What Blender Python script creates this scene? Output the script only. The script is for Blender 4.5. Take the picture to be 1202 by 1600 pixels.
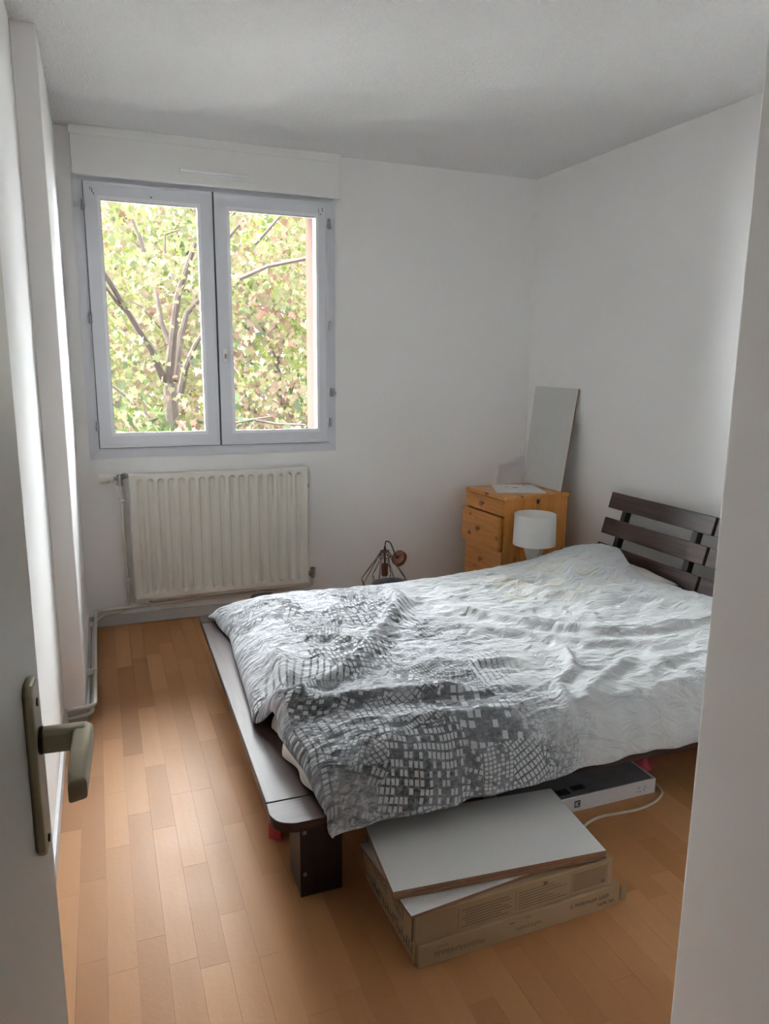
import bpy, bmesh, math, random
import numpy as np
from mathutils import Vector, Matrix, noise

for o in list(bpy.data.objects):
    bpy.data.objects.remove(o, do_unlink=True)
scene = bpy.context.scene
COL = scene.collection
random.seed(7)
rng = np.random.default_rng(7)

# ------------------------------------------------------------------ camera
F_PX, PITCH, YAW, ROLL, CAM_H = 1147.9, math.radians(11.145), math.radians(21.15), math.radians(0.4995), 1.387
fwd = Vector((math.sin(YAW) * math.cos(PITCH), math.cos(YAW) * math.cos(PITCH), -math.sin(PITCH)))
rt = Vector((math.cos(YAW), -math.sin(YAW), 0))
up = rt.cross(fwd)
rt2 = rt * math.cos(ROLL) + up * math.sin(ROLL)
up2 = up * math.cos(ROLL) - rt * math.sin(ROLL)
cam_data = bpy.data.cameras.new('camera')
cam = bpy.data.objects.new('camera', cam_data)
COL.objects.link(cam)
M3 = Matrix((rt2, up2, -fwd)).transposed()
cam.matrix_world = Matrix.Translation((0, 0, CAM_H)) @ M3.to_4x4()
cam_data.sensor_fit = 'HORIZONTAL'
cam_data.sensor_width = 36.0
cam_data.lens = 36.0 * F_PX / 1202.0
cam_data.clip_start = 0.02
cam_data.clip_end = 200
scene.camera = cam

# ------------------------------------------------------------------ world, sun, exposure
SKY = 1.2
SUN = 88.0
EXPOSURE = 1.36
world = bpy.data.worlds.new('sky')
scene.world = world
world.use_nodes = True
wn = world.node_tree
bg = wn.nodes['Background']
bg.inputs['Color'].default_value = (0.80, 0.90, 1.0, 1)
bg.inputs['Strength'].default_value = SKY
sun_data = bpy.data.lights.new('sun', 'SUN')
sun_data.energy = SUN
sun_data.angle = math.radians(170.0)
sun_data.color = (0.925, 0.955, 0.985)
sun = bpy.data.objects.new('sun', sun_data)
COL.objects.link(sun)
sun.rotation_euler = Vector((0.20, -0.78, -0.59)).to_track_quat('-Z', 'Y').to_euler()
portal_data = bpy.data.lights.new('window_portal', 'AREA')
portal_data.shape = 'RECTANGLE'
portal_data.size = 1.25
portal_data.size_y = 1.35
portal_data.cycles.is_portal = True
portal = bpy.data.objects.new('window_portal', portal_data)
COL.objects.link(portal)
portal.location = (0.6, 4.33, 1.6)
portal.rotation_euler = (math.radians(-90), 0, 0)
vs = scene.view_settings
vs.view_transform = 'Standard'
vs.look = 'None'
vs.exposure = EXPOSURE
vs.gamma = 1.0
vs.use_curve_mapping = False
scene.cycles.max_bounces = 14
scene.cycles.diffuse_bounces = 8
scene.cycles.glossy_bounces = 4
scene.cycles.transmission_bounces = 6
scene.cycles.transparent_max_bounces = 24
scene.cycles.sample_clamp_indirect = 8.0
scene.cycles.caustics_reflective = False
scene.cycles.caustics_refractive = False

# ------------------------------------------------------------------ materials
class NT:
    def __init__(self, name):
        self.m = bpy.data.materials.new(name)
        self.m.use_nodes = True
        self.t = self.m.node_tree
        self.p = self.t.nodes['Principled BSDF']
        self.out = self.t.nodes['Material Output']
    def n(self, kind, **kw):
        nd = self.t.nodes.new(kind)
        for k, v in kw.items():
            setattr(nd, k, v)
        return nd
    def l(self, a, b):
        self.t.links.new(a, b)
    def val(self, sock, v):
        if hasattr(v, 'node'):
            self.l(v, sock)
        else:
            sock.default_value = v
    def math(self, op, a, b=0.0, c=0.0):
        nd = self.n('ShaderNodeMath', operation=op)
        self.val(nd.inputs[0], a); self.val(nd.inputs[1], b); self.val(nd.inputs[2], c)
        return nd.outputs[0]
    def vmath(self, op, a, b=(0, 0, 0)):
        nd = self.n('ShaderNodeVectorMath', operation=op)
        self.val(nd.inputs[0], a)
        if op == 'SCALE':
            self.val(nd.inputs['Scale'], b)
        else:
            self.val(nd.inputs[1], b)
        return nd.outputs[0]
    def mix(self, f, a, b, mode='MIX'):
        nd = self.n('ShaderNodeMix', data_type='RGBA', blend_type=mode)
        nd.clamp_factor = True
        self.val(nd.inputs[0], f)
        for s, v in ((nd.inputs[6], a), (nd.inputs[7], b)):
            if isinstance(v, tuple) and len(v) == 3:
                v = (*v, 1)
            self.val(s, v)
        return nd.outputs[2]
    def noise(self, vec, scale, detail=3, rough=0.5, dist=0.0, out='Fac'):
        nd = self.n('ShaderNodeTexNoise')
        if vec is not None:
            self.l(vec, nd.inputs['Vector'])
        nd.inputs['Scale'].default_value = scale
        nd.inputs['Detail'].default_value = detail
        nd.inputs['Roughness'].default_value = rough
        nd.inputs['Distortion'].default_value = dist
        return nd.outputs[out]
    def ramp(self, f, stops, interp='LINEAR'):
        nd = self.n('ShaderNodeValToRGB')
        cr = nd.color_ramp
        cr.interpolation = interp
        while len(cr.elements) < len(stops):
            cr.elements.new(0.5)
        for e, (pos, c) in zip(cr.elements, stops):
            e.position = pos
            e.color = (*c, 1) if len(c) == 3 else c
        self.val(nd.inputs[0], f)
        return nd.outputs[0]
    def scaled(self, vec, s):
        nd = self.n('ShaderNodeMapping')
        self.l(vec, nd.inputs[0])
        nd.inputs['Scale'].default_value = s
        return nd.outputs[0]
    def pos(self):
        return self.n('ShaderNodeNewGeometry').outputs['Position']
    def obj(self):
        return self.n('ShaderNodeTexCoord').outputs['Object']
    def bump(self, h, strength=0.3, dist=0.01):
        nd = self.n('ShaderNodeBump')
        nd.inputs['Strength'].default_value = strength
        nd.inputs['Distance'].default_value = dist
        self.l(h, nd.inputs['Height'])
        self.l(nd.outputs[0], self.p.inputs['Normal'])
    def base(self, c):
        self.val(self.p.inputs['Base Color'], (*c, 1) if isinstance(c, tuple) and len(c) == 3 else c)
    def set(self, rough=None, metal=None, spec=None, coat=None, coat_rough=None, sheen=None):
        for k, v in (('Roughness', rough), ('Metallic', metal), ('Specular IOR Level', spec), ('Coat Weight', coat), ('Coat Roughness', coat_rough), ('Sheen Weight', sheen)):
            if v is not None:
                self.val(self.p.inputs[k], v)

def plain(name, c, rough=0.5, metal=0.0, var=0.06, scale=12.0, bump=0.0, bscale=200.0, spec=0.5):
    t = NT(name)
    f = t.noise(t.pos(), scale, 3)
    lo = tuple(max(0, x * (1 - var)) for x in c)
    hi = tuple(min(1, x * (1 + var)) for x in c)
    t.base(t.mix(f, lo, hi))
    t.set(rough=rough, metal=metal, spec=spec)
    if bump:
        t.bump(t.noise(t.pos(), bscale, 2), bump, 0.002)
    return t.m

MAT = {}
MAT['wall'] = plain('white_wall_paint', (0.875, 0.87, 0.865), 0.9, var=0.012, scale=3, bump=0.12, bscale=120, spec=0.04)
def _ceil():
    t = NT('stippled_white_ceiling')
    t.base(t.mix(t.noise(t.pos(), 2, 2), (0.83, 0.83, 0.83), (0.87, 0.87, 0.87)))
    t.set(rough=0.8, spec=0.2)
    n1 = t.noise(t.pos(), 95, 3, 0.6)
    t.bump(t.ramp(n1, [(0.38, (0, 0, 0)), (0.62, (1, 1, 1))]), 0.75, 0.006)
    return t.m
MAT['ceiling'] = _ceil()
MAT['pink'] = plain('pink_render', (0.060, 0.040, 0.033), 0.9, var=0.05, scale=20, bump=0.3, bscale=150, spec=0.0)
MAT['pvc'] = plain('white_window_pvc', (0.68, 0.695, 0.745), 0.35, var=0.02, scale=8)
MAT['pvcbox'] = plain('white_shutter_box', (0.80, 0.80, 0.78), 0.45, var=0.01, scale=4)
MAT['bead'] = plain('bright_glazing_bead', (0.86, 0.87, 0.9), 0.25, var=0.01)
MAT['gasket'] = plain('grey_gasket_and_shadow_gap', (0.10, 0.10, 0.105), 0.6)  # real gaskets, and the painted shadow gap round each sash
MAT['metal'] = plain('grey_metal', (0.35, 0.35, 0.36), 0.35, metal=0.9, var=0.2, scale=60)
MAT['darkmetal'] = plain('dark_metal', (0.07, 0.07, 0.075), 0.4, metal=0.7)
MAT['rad'] = plain('cream_radiator_enamel', (0.73, 0.70, 0.63), 0.38, var=0.03, scale=9)
MAT['pipe'] = plain('painted_pipe', (0.70, 0.67, 0.61), 0.42, var=0.05, scale=30)
MAT['ivory'] = plain('ivory_plastic', (0.74, 0.72, 0.64), 0.4)
MAT['baseboard'] = plain('pale_grey_baseboard', (0.55, 0.55, 0.56), 0.5, var=0.05, scale=15)
MAT['joint'] = plain('dark_plank_joint', (0.24, 0.125, 0.06), 0.7)
MAT['black'] = plain('black_fabric', (0.012, 0.012, 0.013), 0.6)
MAT['greybag'] = plain('charcoal_fabric', (0.055, 0.055, 0.065), 0.55, bump=0.2, bscale=500)
MAT['redcloth'] = plain('red_fabric', (0.30, 0.022, 0.03), 0.6)
MAT['white_gloss'] = plain('white_laminate', (0.70, 0.705, 0.70), 0.28, var=0.01)
MAT['mirrorboard'] = plain('pale_grey_board', (0.58, 0.585, 0.56), 0.3, var=0.01)
MAT['mdf'] = plain('brown_fibreboard', (0.20, 0.10, 0.055), 0.7, var=0.2, scale=80)
MAT['ink'] = plain('black_ink', (0.02, 0.018, 0.015), 0.6)
MAT['brownink'] = plain('brown_ink', (0.11, 0.07, 0.04), 0.7)
MAT['greymarks'] = plain('grey_ink_and_marks', (0.16, 0.16, 0.165), 0.6)
MAT['whitebox'] = plain('white_card', (0.62, 0.63, 0.66), 0.45)
MAT['greyprint'] = plain('grey_printed_card', (0.17, 0.17, 0.18), 0.4, var=0.35, scale=18)
MAT['cord'] = plain('off_white_cable', (0.55, 0.49, 0.40), 0.45)
MAT['lampshade'] = plain('white_fabric_shade', (0.82, 0.82, 0.79), 0.75, bump=0.15, bscale=700)
MAT['ceramic'] = plain('white_matt_ceramic', (0.76, 0.76, 0.76), 0.45, var=0.01)
MAT['copper'] = plain('copper_metal', (0.22, 0.10, 0.065), 0.45, metal=0.55, var=0.1)
MAT['wire'] = plain('dark_copper_wire', (0.10, 0.055, 0.04), 0.45, metal=0.5)
MAT['flex'] = plain('black_flex', (0.015, 0.015, 0.015), 0.5)
MAT['bulb'] = plain('frosted_bulb', (0.62, 0.60, 0.55), 0.3)
MAT['door'] = plain('off_white_door_paint', (0.60, 0.60, 0.57), 0.4, var=0.02, scale=3)
MAT['champagne'] = plain('champagne_metal', (0.42, 0.38, 0.28), 0.38, metal=0.6, var=0.08, scale=25)
MAT['sheet'] = plain('cream_sheet', (0.70, 0.66, 0.60), 0.85, bump=0.3, bscale=40)
MAT['ticking'] = plain('mattress_ticking', (0.68, 0.65, 0.60), 0.85)
MAT['screw'] = plain('brass_bolt', (0.30, 0.28, 0.24), 0.4, metal=0.8)
MAT['grass'] = plain('courtyard_paving', (0.20, 0.19, 0.18), 0.9, var=0.2, scale=3, spec=0.1)
MAT['bark'] = plain('grey_brown_bark', (0.072, 0.058, 0.050), 0.85, var=0.35, scale=14, bump=0.6, bscale=60, spec=0.0)

def _glass():
    t = NT('window_glass')
    tr = t.n('ShaderNodeBsdfTransparent'); tr.inputs[0].default_value = (0.97, 0.98, 0.97, 1)
    gl = t.n('ShaderNodeBsdfGlossy'); gl.inputs['Roughness'].default_value = 0.0
    lw = t.n('ShaderNodeFresnel'); lw.inputs[0].default_value = 1.35
    mx = t.n('ShaderNodeMixShader')
    t.l(lw.outputs[0], mx.inputs[0]); t.l(tr.outputs[0], mx.inputs[1]); t.l(gl.outputs[0], mx.inputs[2])
    t.l(mx.outputs[0], t.out.inputs['Surface'])
    return t.m
MAT['glass'] = _glass()

def _plank():
    t = NT('beech_laminate')
    r = t.n('ShaderNodeObjectInfo').outputs['Random']
    shift = t.n('ShaderNodeCombineXYZ')
    t.l(t.math('MULTIPLY', r, 37.0), shift.inputs[2])
    v = t.vmath('ADD', t.pos(), shift.outputs[0])
    g = t.noise(t.scaled(v, (38, 2.2, 1)), 1.0, 5, 0.6, 0.6)
    c = t.ramp(r, [(0.0, (0.335, 0.158, 0.066)), (0.35, (0.38, 0.186, 0.080)), (0.7, (0.42, 0.212, 0.094)), (1.0, (0.47, 0.245, 0.115))])
    c = t.mix(t.math('MULTIPLY', g, 0.42), c, (0.31, 0.14, 0.058))
    t.base(c)
    sc = t.noise(t.scaled(t.pos(), (6, 6, 6)), 1.0, 6, 0.65)
    fine = t.noise(t.pos(), 70, 3, 0.6)
    t.set(rough=t.math('ADD', t.math('MULTIPLY', sc, 0.22), 0.30), spec=0.12)
    t.bump(t.math('ADD', t.math('MULTIPLY', sc, 0.5), fine), 0.16, 0.003)
    return t.m
MAT['plank'] = _plank()

def _darkwood(name, c1, c2, axis, rough, coat=0.0):
    t = NT(name)
    s = [14, 14, 14]; s[axis] = 0.9
    g = t.noise(t.scaled(t.pos(), tuple(s)), 2.0, 5, 0.6, 1.0)
    t.base(t.ramp(g, [(0.35, c1), (0.68, c2)]))
    t.set(rough=rough, spec=coat if coat else 0.3)
    t.bump(g, 0.06, 0.003)
    return t.m
MAT['rail_y'] = _darkwood('dark_stained_wood_y', (0.030, 0.017, 0.016), (0.062, 0.036, 0.033), 1, 0.34, 0.11)
MAT['rail_x'] = _darkwood('dark_stained_wood_x', (0.030, 0.017, 0.016), (0.062, 0.036, 0.033), 0, 0.34, 0.11)
MAT['slat'] = _darkwood('dark_headboard_wood', (0.028, 0.015, 0.014), (0.085, 0.046, 0.038), 1, 0.42)
MAT['post'] = plain('black_brown_wood', (0.012, 0.009, 0.009), 0.5)
MAT['leg'] = _darkwood('dark_leg_wood', (0.018, 0.012, 0.011), (0.034, 0.022, 0.020), 2, 0.45)

def _pine(name, axis):
    t = NT(name)
    p = t.obj()
    s = [18, 18, 18]; s[axis] = 1.2
    g = t.noise(t.scaled(p, tuple(s)), 2.2, 4, 0.55, 1.2)
    c = t.ramp(g, [(0.3, (0.62, 0.275, 0.070)), (0.62, (0.50, 0.195, 0.042)), (0.75, (0.38, 0.13, 0.028))])
    s2 = [11, 11, 11]; s2[axis] = 7.5
    vo = t.n('ShaderNodeTexVoronoi'); t.l(t.scaled(t.vmath('ADD', p, (3.1, 1.7, 0.4)), tuple(s2)), vo.inputs['Vector']); vo.inputs['Scale'].default_value = 1.0
    k = t.ramp(vo.outputs['Distance'], [(0.0, (1, 1, 1)), (0.11, (0.85, 0.85, 0.85)), (0.19, (0, 0, 0))])
    c = t.mix(k, c, (0.085, 0.028, 0.012))
    t.base(c); t.set(rough=0.38)
    t.bump(g, 0.05, 0.002)
    return t.m
MAT['pine_y'] = _pine('pine_drawer_front', 1)
MAT['pine_knob'] = plain('pine_knob', (0.33, 0.125, 0.035), 0.3)
MAT['pine_z'] = _pine('pine_side_panel', 2)

def _card():
    t = NT('corrugated_cardboard')
    g = t.noise(t.scaled(t.pos(), (160, 160, 8)), 1.0, 2)
    n2 = t.noise(t.pos(), 7, 4)
    t.base(t.mix(n2, (0.25, 0.170, 0.098), (0.35, 0.25, 0.15)))
    t.set(rough=0.8, spec=0.2)
    t.bump(g, 0.12, 0.002)
    return t.m
MAT['card'] = _card()

def _duvet():
    t = NT('city_print_cotton')
    uv = t.n('ShaderNodeUVMap'); uv.uv_map = 'UVMap'
    u0 = uv.outputs[0]
    warp = t.noise(u0, 3.0, 2, out='Color')
    u1 = t.vmath('ADD', u0, t.vmath('SCALE', t.vmath('SUBTRACT', warp, (0.5, 0.5, 0.5)), 0.05))
    def blocks(scale, seed, gs):
        vv = t.vmath('ADD', u1, (seed, seed * 1.7, 0))
        vo = t.n('ShaderNodeTexVoronoi', voronoi_dimensions='2D', distance='CHEBYCHEV')
        t.l(vv, vo.inputs['Vector']); vo.inputs['Scale'].default_value = scale; vo.inputs['Randomness'].default_value = 0.75
        sep = t.n('ShaderNodeSeparateColor'); t.l(vo.outputs['Color'], sep.inputs[0])
        r1, r2, r3 = sep.outputs
        rot = t.n('ShaderNodeVectorRotate', rotation_type='Z_AXIS')
        t.l(vv, rot.inputs['Vector'])
        t.l(t.math('MULTIPLY', t.math('SUBTRACT', r1, 0.5), 0.9), rot.inputs['Angle'])
        sx = t.n('ShaderNodeSeparateXYZ'); t.l(rot.outputs[0], sx.inputs[0])
        gx = t.math('MULTIPLY', sx.outputs[0], t.math('MULTIPLY_ADD', r2, gs, gs * 0.7))
        gy = t.math('MULTIPLY', sx.outputs[1], t.math('MULTIPLY_ADD', r3, gs * 1.2, gs * 0.35))
        wx = t.math('GREATER_THAN', t.math('FRACT', gx), 0.30)
        wy = t.math('GREATER_THAN', t.math('FRACT', gy), 0.28)
        win = t.math('MULTIPLY', wx, wy)
        cell = t.n('ShaderNodeTexWhiteNoise', noise_dimensions='2D')
        cc = t.n('ShaderNodeCombineXYZ'); t.l(t.math('FLOOR', gx), cc.inputs[0]); t.l(t.math('FLOOR', gy), cc.inputs[1])
        t.l(cc.outputs[0], cell.inputs['Vector'])
        lit = t.math('GREATER_THAN', cell.outputs['Value'], t.math('MULTIPLY', r1, 0.55))
        return t.math('MULTIPLY', win, lit), wx, r1, r2, r3
    wa, sa_, a1, a2, a3 = blocks(4.6, 0.0, 48.0)
    wb, sb_, b1, b2, b3 = blocks(7.5, 4.3, 66.0)
    grime = t.noise(u0, 75, 5, 0.75)
    fleck = t.noise(t.scaled(u0, (1, 2.2, 1)), 34, 5, 0.7, 0.8)
    big = t.noise(u0, 3.0, 3, 0.6)
    sxyz = t.n('ShaderNodeSeparateXYZ'); t.l(u0, sxyz.inputs[0])
    dark = t.mix(b3, (0.05, 0.055, 0.06), (0.135, 0.142, 0.152))
    dark = t.mix(t.ramp(grime, [(0.45, (0, 0, 0)), (0.65, (1, 1, 1))]), dark, (0.24, 0.25, 0.265))
    lightc = t.mix(a3, (0.53, 0.54, 0.57), (0.42, 0.43, 0.45))
    grid_f = t.mix(wa, dark, lightc)
    stripe_f = t.mix(sa_, dark, lightc)
    small_f = t.mix(t.math('MULTIPLY', wb, 0.85), dark, lightc)
    pale = t.mix(t.ramp(fleck, [(0.40, (1, 1, 1)), (0.50, (0, 0, 0))]), (0.54, 0.55, 0.58), (0.27, 0.28, 0.30))
    pale = t.mix(t.math('MULTIPLY', wb, 0.55), pale, (0.27, 0.28, 0.30))
    sketch = t.ramp(fleck, [(0.38, (0.13, 0.14, 0.15)), (0.50, (0.34, 0.35, 0.37)), (0.60, (0.50, 0.51, 0.54))])
    kind = t.math('FRACT', t.math('ADD', t.math('MULTIPLY', a1, 7.13), t.math('MULTIPLY', a2, 3.7)))
    far = t.math('MULTIPLY', t.math('SUBTRACT', sxyz.outputs[1], 0.55), 0.27)
    kind = t.math('ADD', t.math('ADD', kind, far), t.math('MULTIPLY', t.math('SUBTRACT', big, 0.5), 0.3))
    city = t.mix(t.math('GREATER_THAN', kind, 0.36), grid_f, small_f)
    city = t.mix(t.math('GREATER_THAN', kind, 0.55), city, stripe_f)
    city = t.mix(t.math('GREATER_THAN', kind, 0.66), city, sketch)
    city = t.mix(t.math('GREATER_THAN', kind, 0.86), city, pale)
    city = t.mix(t.math('MULTIPLY', t.ramp(big, [(0.50, (0, 0, 0)), (0.62, (1, 1, 1))]), 0.8), city, sketch)
    # the print ends about a metre from the foot; beyond it the cloth is plain
    edge = t.math('ADD', sxyz.outputs[0], t.math('MULTIPLY', t.math('SUBTRACT', t.noise(u0, 9, 4, 0.7), 0.5), 0.34))
    plainf = t.ramp(t.math('MULTIPLY_ADD', edge, 2.6, -2.58), [(0.28, (0, 0, 0)), (0.72, (1, 1, 1))])
    speck = t.math('GREATER_THAN', t.noise(u0, 130, 2), 0.60)
    plainf2 = t.math('MAXIMUM', plainf, t.math('MULTIPLY', speck, t.math('GREATER_THAN', plainf, 0.05)))
    white = t.mix(t.noise(u0, 5, 3), (0.46, 0.475, 0.485), (0.505, 0.52, 0.53))
    # yellowish stains near the pillow
    d = t.vmath('SUBTRACT', u0, (1.80, 1.24, 0))
    dl = t.n('ShaderNodeVectorMath', operation='LENGTH'); t.l(t.scaled(d, (1.9, 2.3, 0)), dl.inputs[0])
    st = t.math('MULTIPLY', t.ramp(dl.outputs['Value'], [(0.25, (1, 1, 1)), (0.75, (0, 0, 0))]), t.ramp(t.noise(u0, 13, 4, 0.6, 1.0), [(0.50, (0, 0, 0)), (0.58, (1, 1, 1)), (0.64, (0.45, 0.45, 0.45))]))
    white = t.mix(t.math('MULTIPLY', st, 0.62), white, (0.50, 0.43, 0.26))
    t.base(t.mix(plainf2, city, white))
    t.set(rough=0.85, spec=0.2, sheen=0.15)
    cr = t.noise(t.scaled(u0, (7, 13, 1)), 1.0, 4, 0.55, 1.6)
    cr2 = t.noise(t.scaled(u0, (20, 28, 1)), 1.0, 3, 0.5, 0.8)
    t.bump(t.math('ADD', t.math('MULTIPLY', cr, 1.0), t.math('MULTIPLY', cr2, 0.28)), 0.85, 0.026)
    return t.m
MAT['duvet'] = _duvet()

def _pillow():
    t = NT('printed_pillow_cotton')
    p = t.pos()
    n = t.noise(p, 55, 4, 0.7)
    mask = t.ramp(t.noise(p, 4.5, 2), [(0.52, (0, 0, 0)), (0.56, (1, 1, 1))])
    dk = t.ramp(n, [(0.4, (0.08, 0.085, 0.09)), (0.6, (0.40, 0.40, 0.41))])
    t.base(t.mix(mask, (0.68, 0.66, 0.62), dk))
    t.set(rough=0.85, spec=0.2)
    t.bump(t.noise(p, 22, 4), 0.4, 0.01)
    return t.m
MAT['pillow'] = _pillow()

LEAF_ALBEDO = 0.165
def _leaf(name, stops):
    t = NT(name)
    a = t.n('ShaderNodeAttribute'); a.attribute_name = 'tone'
    c = t.ramp(a.outputs['Fac'], [(p_, tuple((v_ * .76 + .24 * sum(c_) / 3) * LEAF_ALBEDO for v_ in c_)) for p_, c_ in stops])
    d = t.n('ShaderNodeBsdfDiffuse'); t.l(c, d.inputs[0])
    tr = t.n('ShaderNodeBsdfTranslucent'); t.l(c, tr.inputs[0])
    mx = t.n('ShaderNodeMixShader'); mx.inputs[0].default_value = 0.38
    t.l(d.outputs[0], mx.inputs[1]); t.l(tr.outputs[0], mx.inputs[2])
    t.l(mx.outputs[0], t.out.inputs['Surface'])
    return t.m
MAT['leaf_maple'] = _leaf('autumn_maple_leaf', [(0.0, (0.22, 0.32, 0.16)), (0.22, (0.36, 0.46, 0.20)), (0.42, (0.54, 0.60, 0.20)), (0.58, (0.70, 0.66, 0.28)), (0.72, (0.74, 0.56, 0.32)), (0.88, (0.68, 0.40, 0.26)), (1.0, (0.56, 0.28, 0.18))])
MAT['leaf_lime'] = _leaf('lime_green_leaf', [(0.0, (0.36, 0.48, 0.08)), (0.5, (0.58, 0.66, 0.10)), (1.0, (0.74, 0.74, 0.16))])
MAT['leaf_green'] = _leaf('dark_green_leaf', [(0.0, (0.10, 0.17, 0.06)), (0.5, (0.20, 0.30, 0.09)), (1.0, (0.36, 0.42, 0.14))])

# ------------------------------------------------------------------ mesh helpers
def link(name, me, mat, parent=None):
    o = bpy.data.objects.new(name, me)
    COL.objects.link(o)
    if mat is not None and not me.materials:
        me.materials.append(MAT[mat] if isinstance(mat, str) else mat)
    if parent is not None:
        o.parent = parent
    return o

def tag(o, label=None, cat=None, group=None, kind=None):
    for k, v in (('label', label), ('category', cat), ('group', group), ('kind', kind)):
        if v:
            o[k] = v
    return o

def empty(name, loc=(0, 0, 0), rz=0.0):
    o = bpy.data.objects.new(name, None)
    o.empty_display_size = 0.05
    COL.objects.link(o)
    o.location = loc
    o.rotation_euler = (0, 0, rz)
    return o

class B:
    """collects shapes, then build() links them as one mesh object"""
    def __init__(self):
        self.bm = bmesh.new()
    def box(self, x0, x1, y0, y1, z0, z1, bevel=0.0, seg=2):
        vs_ = bmesh.ops.create_cube(self.bm, size=1.0)['verts']
        for v in vs_:
            v.co = Vector((x0 + (v.co.x + .5) * (x1 - x0), y0 + (v.co.y + .5) * (y1 - y0), z0 + (v.co.z + .5) * (z1 - z0)))
        if bevel:
            es = list({e for v in vs_ for e in v.link_edges})
            bmesh.ops.bevel(self.bm, geom=es, offset=bevel, segments=seg, affect='EDGES', profile=0.5)
        return self
    def prism(self, pts, z0, z1, bevel=0.0, seg=2):
        a = [self.bm.verts.new((x, y, z0)) for x, y in pts]
        b = [self.bm.verts.new((x, y, z1)) for x, y in pts]
        n = len(pts)
        fs = [self.bm.faces.new(list(reversed(a))), self.bm.faces.new(b)]
        for i in range(n):
            fs.append(self.bm.faces.new((a[i], a[(i + 1) % n], b[(i + 1) % n], b[i])))
        if bevel:
            es = list({e for f in fs[:2] for e in f.edges})
            bmesh.ops.bevel(self.bm, geom=es, offset=bevel, segments=seg, affect='EDGES', profile=0.5)
        return self
    def tube(self, pts, r, seg=10, caps=True, radii=None):
        pts = [Vector(p) for p in pts]
        rings = []
        ref = None
        for i, p in enumerate(pts):
            if i == 0: d = pts[1] - p
            elif i == len(pts) - 1: d = p - pts[i - 1]
            else: d = (pts[i + 1] - p).normalized() + (p - pts[i - 1]).normalized()
            d.normalize()
            if ref is None:
                ref = d.orthogonal().normalized()
            s = (ref - d * ref.dot(d))
            s = s.normalized() if s.length > 1e-6 else d.orthogonal().normalized()
            ref = s
            t_ = d.cross(s)
            rr = radii[i] if radii else r
            rings.append([self.bm.verts.new(p + (s * math.cos(2 * math.pi * k / seg) + t_ * math.sin(2 * math.pi * k / seg)) * rr) for k in range(seg)])
        for a, b in zip(rings, rings[1:]):
            for k in range(seg):
                self.bm.faces.new((a[k], a[(k + 1) % seg], b[(k + 1) % seg], b[k]))
        if caps:
            self.bm.faces.new(list(reversed(rings[0])))
            self.bm.faces.new(rings[-1])
        return self
    def lathe(self, prof, seg=32, cx=0, cy=0, caps=False, rot=0.0):
        rings = []
        for r, z in prof:
            rings.append([self.bm.verts.new((cx + r * math.cos(2 * math.pi * k / seg + rot), cy + r * math.sin(2 * math.pi * k / seg + rot), z)) for k in range(seg)])
        for a, b in zip(rings, rings[1:]):
            for k in range(seg):
                self.bm.faces.new((a[k], a[(k + 1) % seg], b[(k + 1) % seg], b[k]))
        if caps:
            self.bm.faces.new(list(reversed(rings[0])))
            self.bm.faces.new(rings[-1])
        return self
    def quad(self, *ps):
        self.bm.faces.new([self.bm.verts.new(p) for p in ps])
        return self
    def xform(self, m):
        bmesh.ops.transform(self.bm, matrix=m, verts=self.bm.verts)
        return self
    def build(self, name, mat, parent=None, smooth=False, fix=True):
        if fix:
            bmesh.ops.recalc_face_normals(self.bm, faces=self.bm.faces)
        me = bpy.data.meshes.new(name)
        self.bm.to_mesh(me)
        self.bm.free()
        if smooth:
            for p in me.polygons:
                p.use_smooth = True
            try:
                me.set_sharp_from_angle(angle=math.radians(40))
            except Exception:
                pass
        return link(name, me, mat, parent)

def box(name, mat, parent, x0, x1, y0, y1, z0, z1, bevel=0.0, seg=2):
    return B().box(x0, x1, y0, y1, z0, z1, bevel, seg).build(name, mat, parent)

def arc_path(pts, r, n=6):
    """round the inner corners of a polyline"""
    pts = [Vector(p) for p in pts]
    out = [pts[0]]
    for a, b, c in zip(pts, pts[1:], pts[2:]):
        d1 = (a - b).normalized(); d2 = (c - b).normalized()
        rr = min(r, (a - b).length * .45, (c - b).length * .45)
        p1 = b + d1 * rr; p2 = b + d2 * rr
        for k in range(n + 1):
            s = k / n
            out.append(p1.lerp(b, s).lerp(b.lerp(p2, s), s))
    out.append(pts[-1])
    return out

def dup(root):
    r = root.copy(); COL.objects.link(r)
    for ch in root.children:
        c = ch.copy(); COL.objects.link(c); c.parent = r
        for g in ch.children:
            d = g.copy(); COL.objects.link(d); d.parent = c
    return r

# ------------------------------------------------------------------ the room
H = 2.5
D = 4.07          # inner face of the window wall
XL = -0.20        # left wall
XP = -0.12        # face of the boxed-out pier by the window
YP = 2.95         # front of the pier
def xr(y):        # right wall leans slightly out of square
    return 2.543 + 0.039 * (4.07 - y)

floor = tag(B().prism([(XL - .1, 0.0), (2.85, 0.0), (2.75, 4.15), (XL - .1, 4.15)], -0.12, -0.009).build('floor', 'joint'), kind='structure')
tag(B().prism([(-1.3, -1.5), (2.9, -1.5), (2.9, 4.40), (-1.3, 4.40)], H, H + .2).build('ceiling', 'ceiling'), kind='structure')

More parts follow.
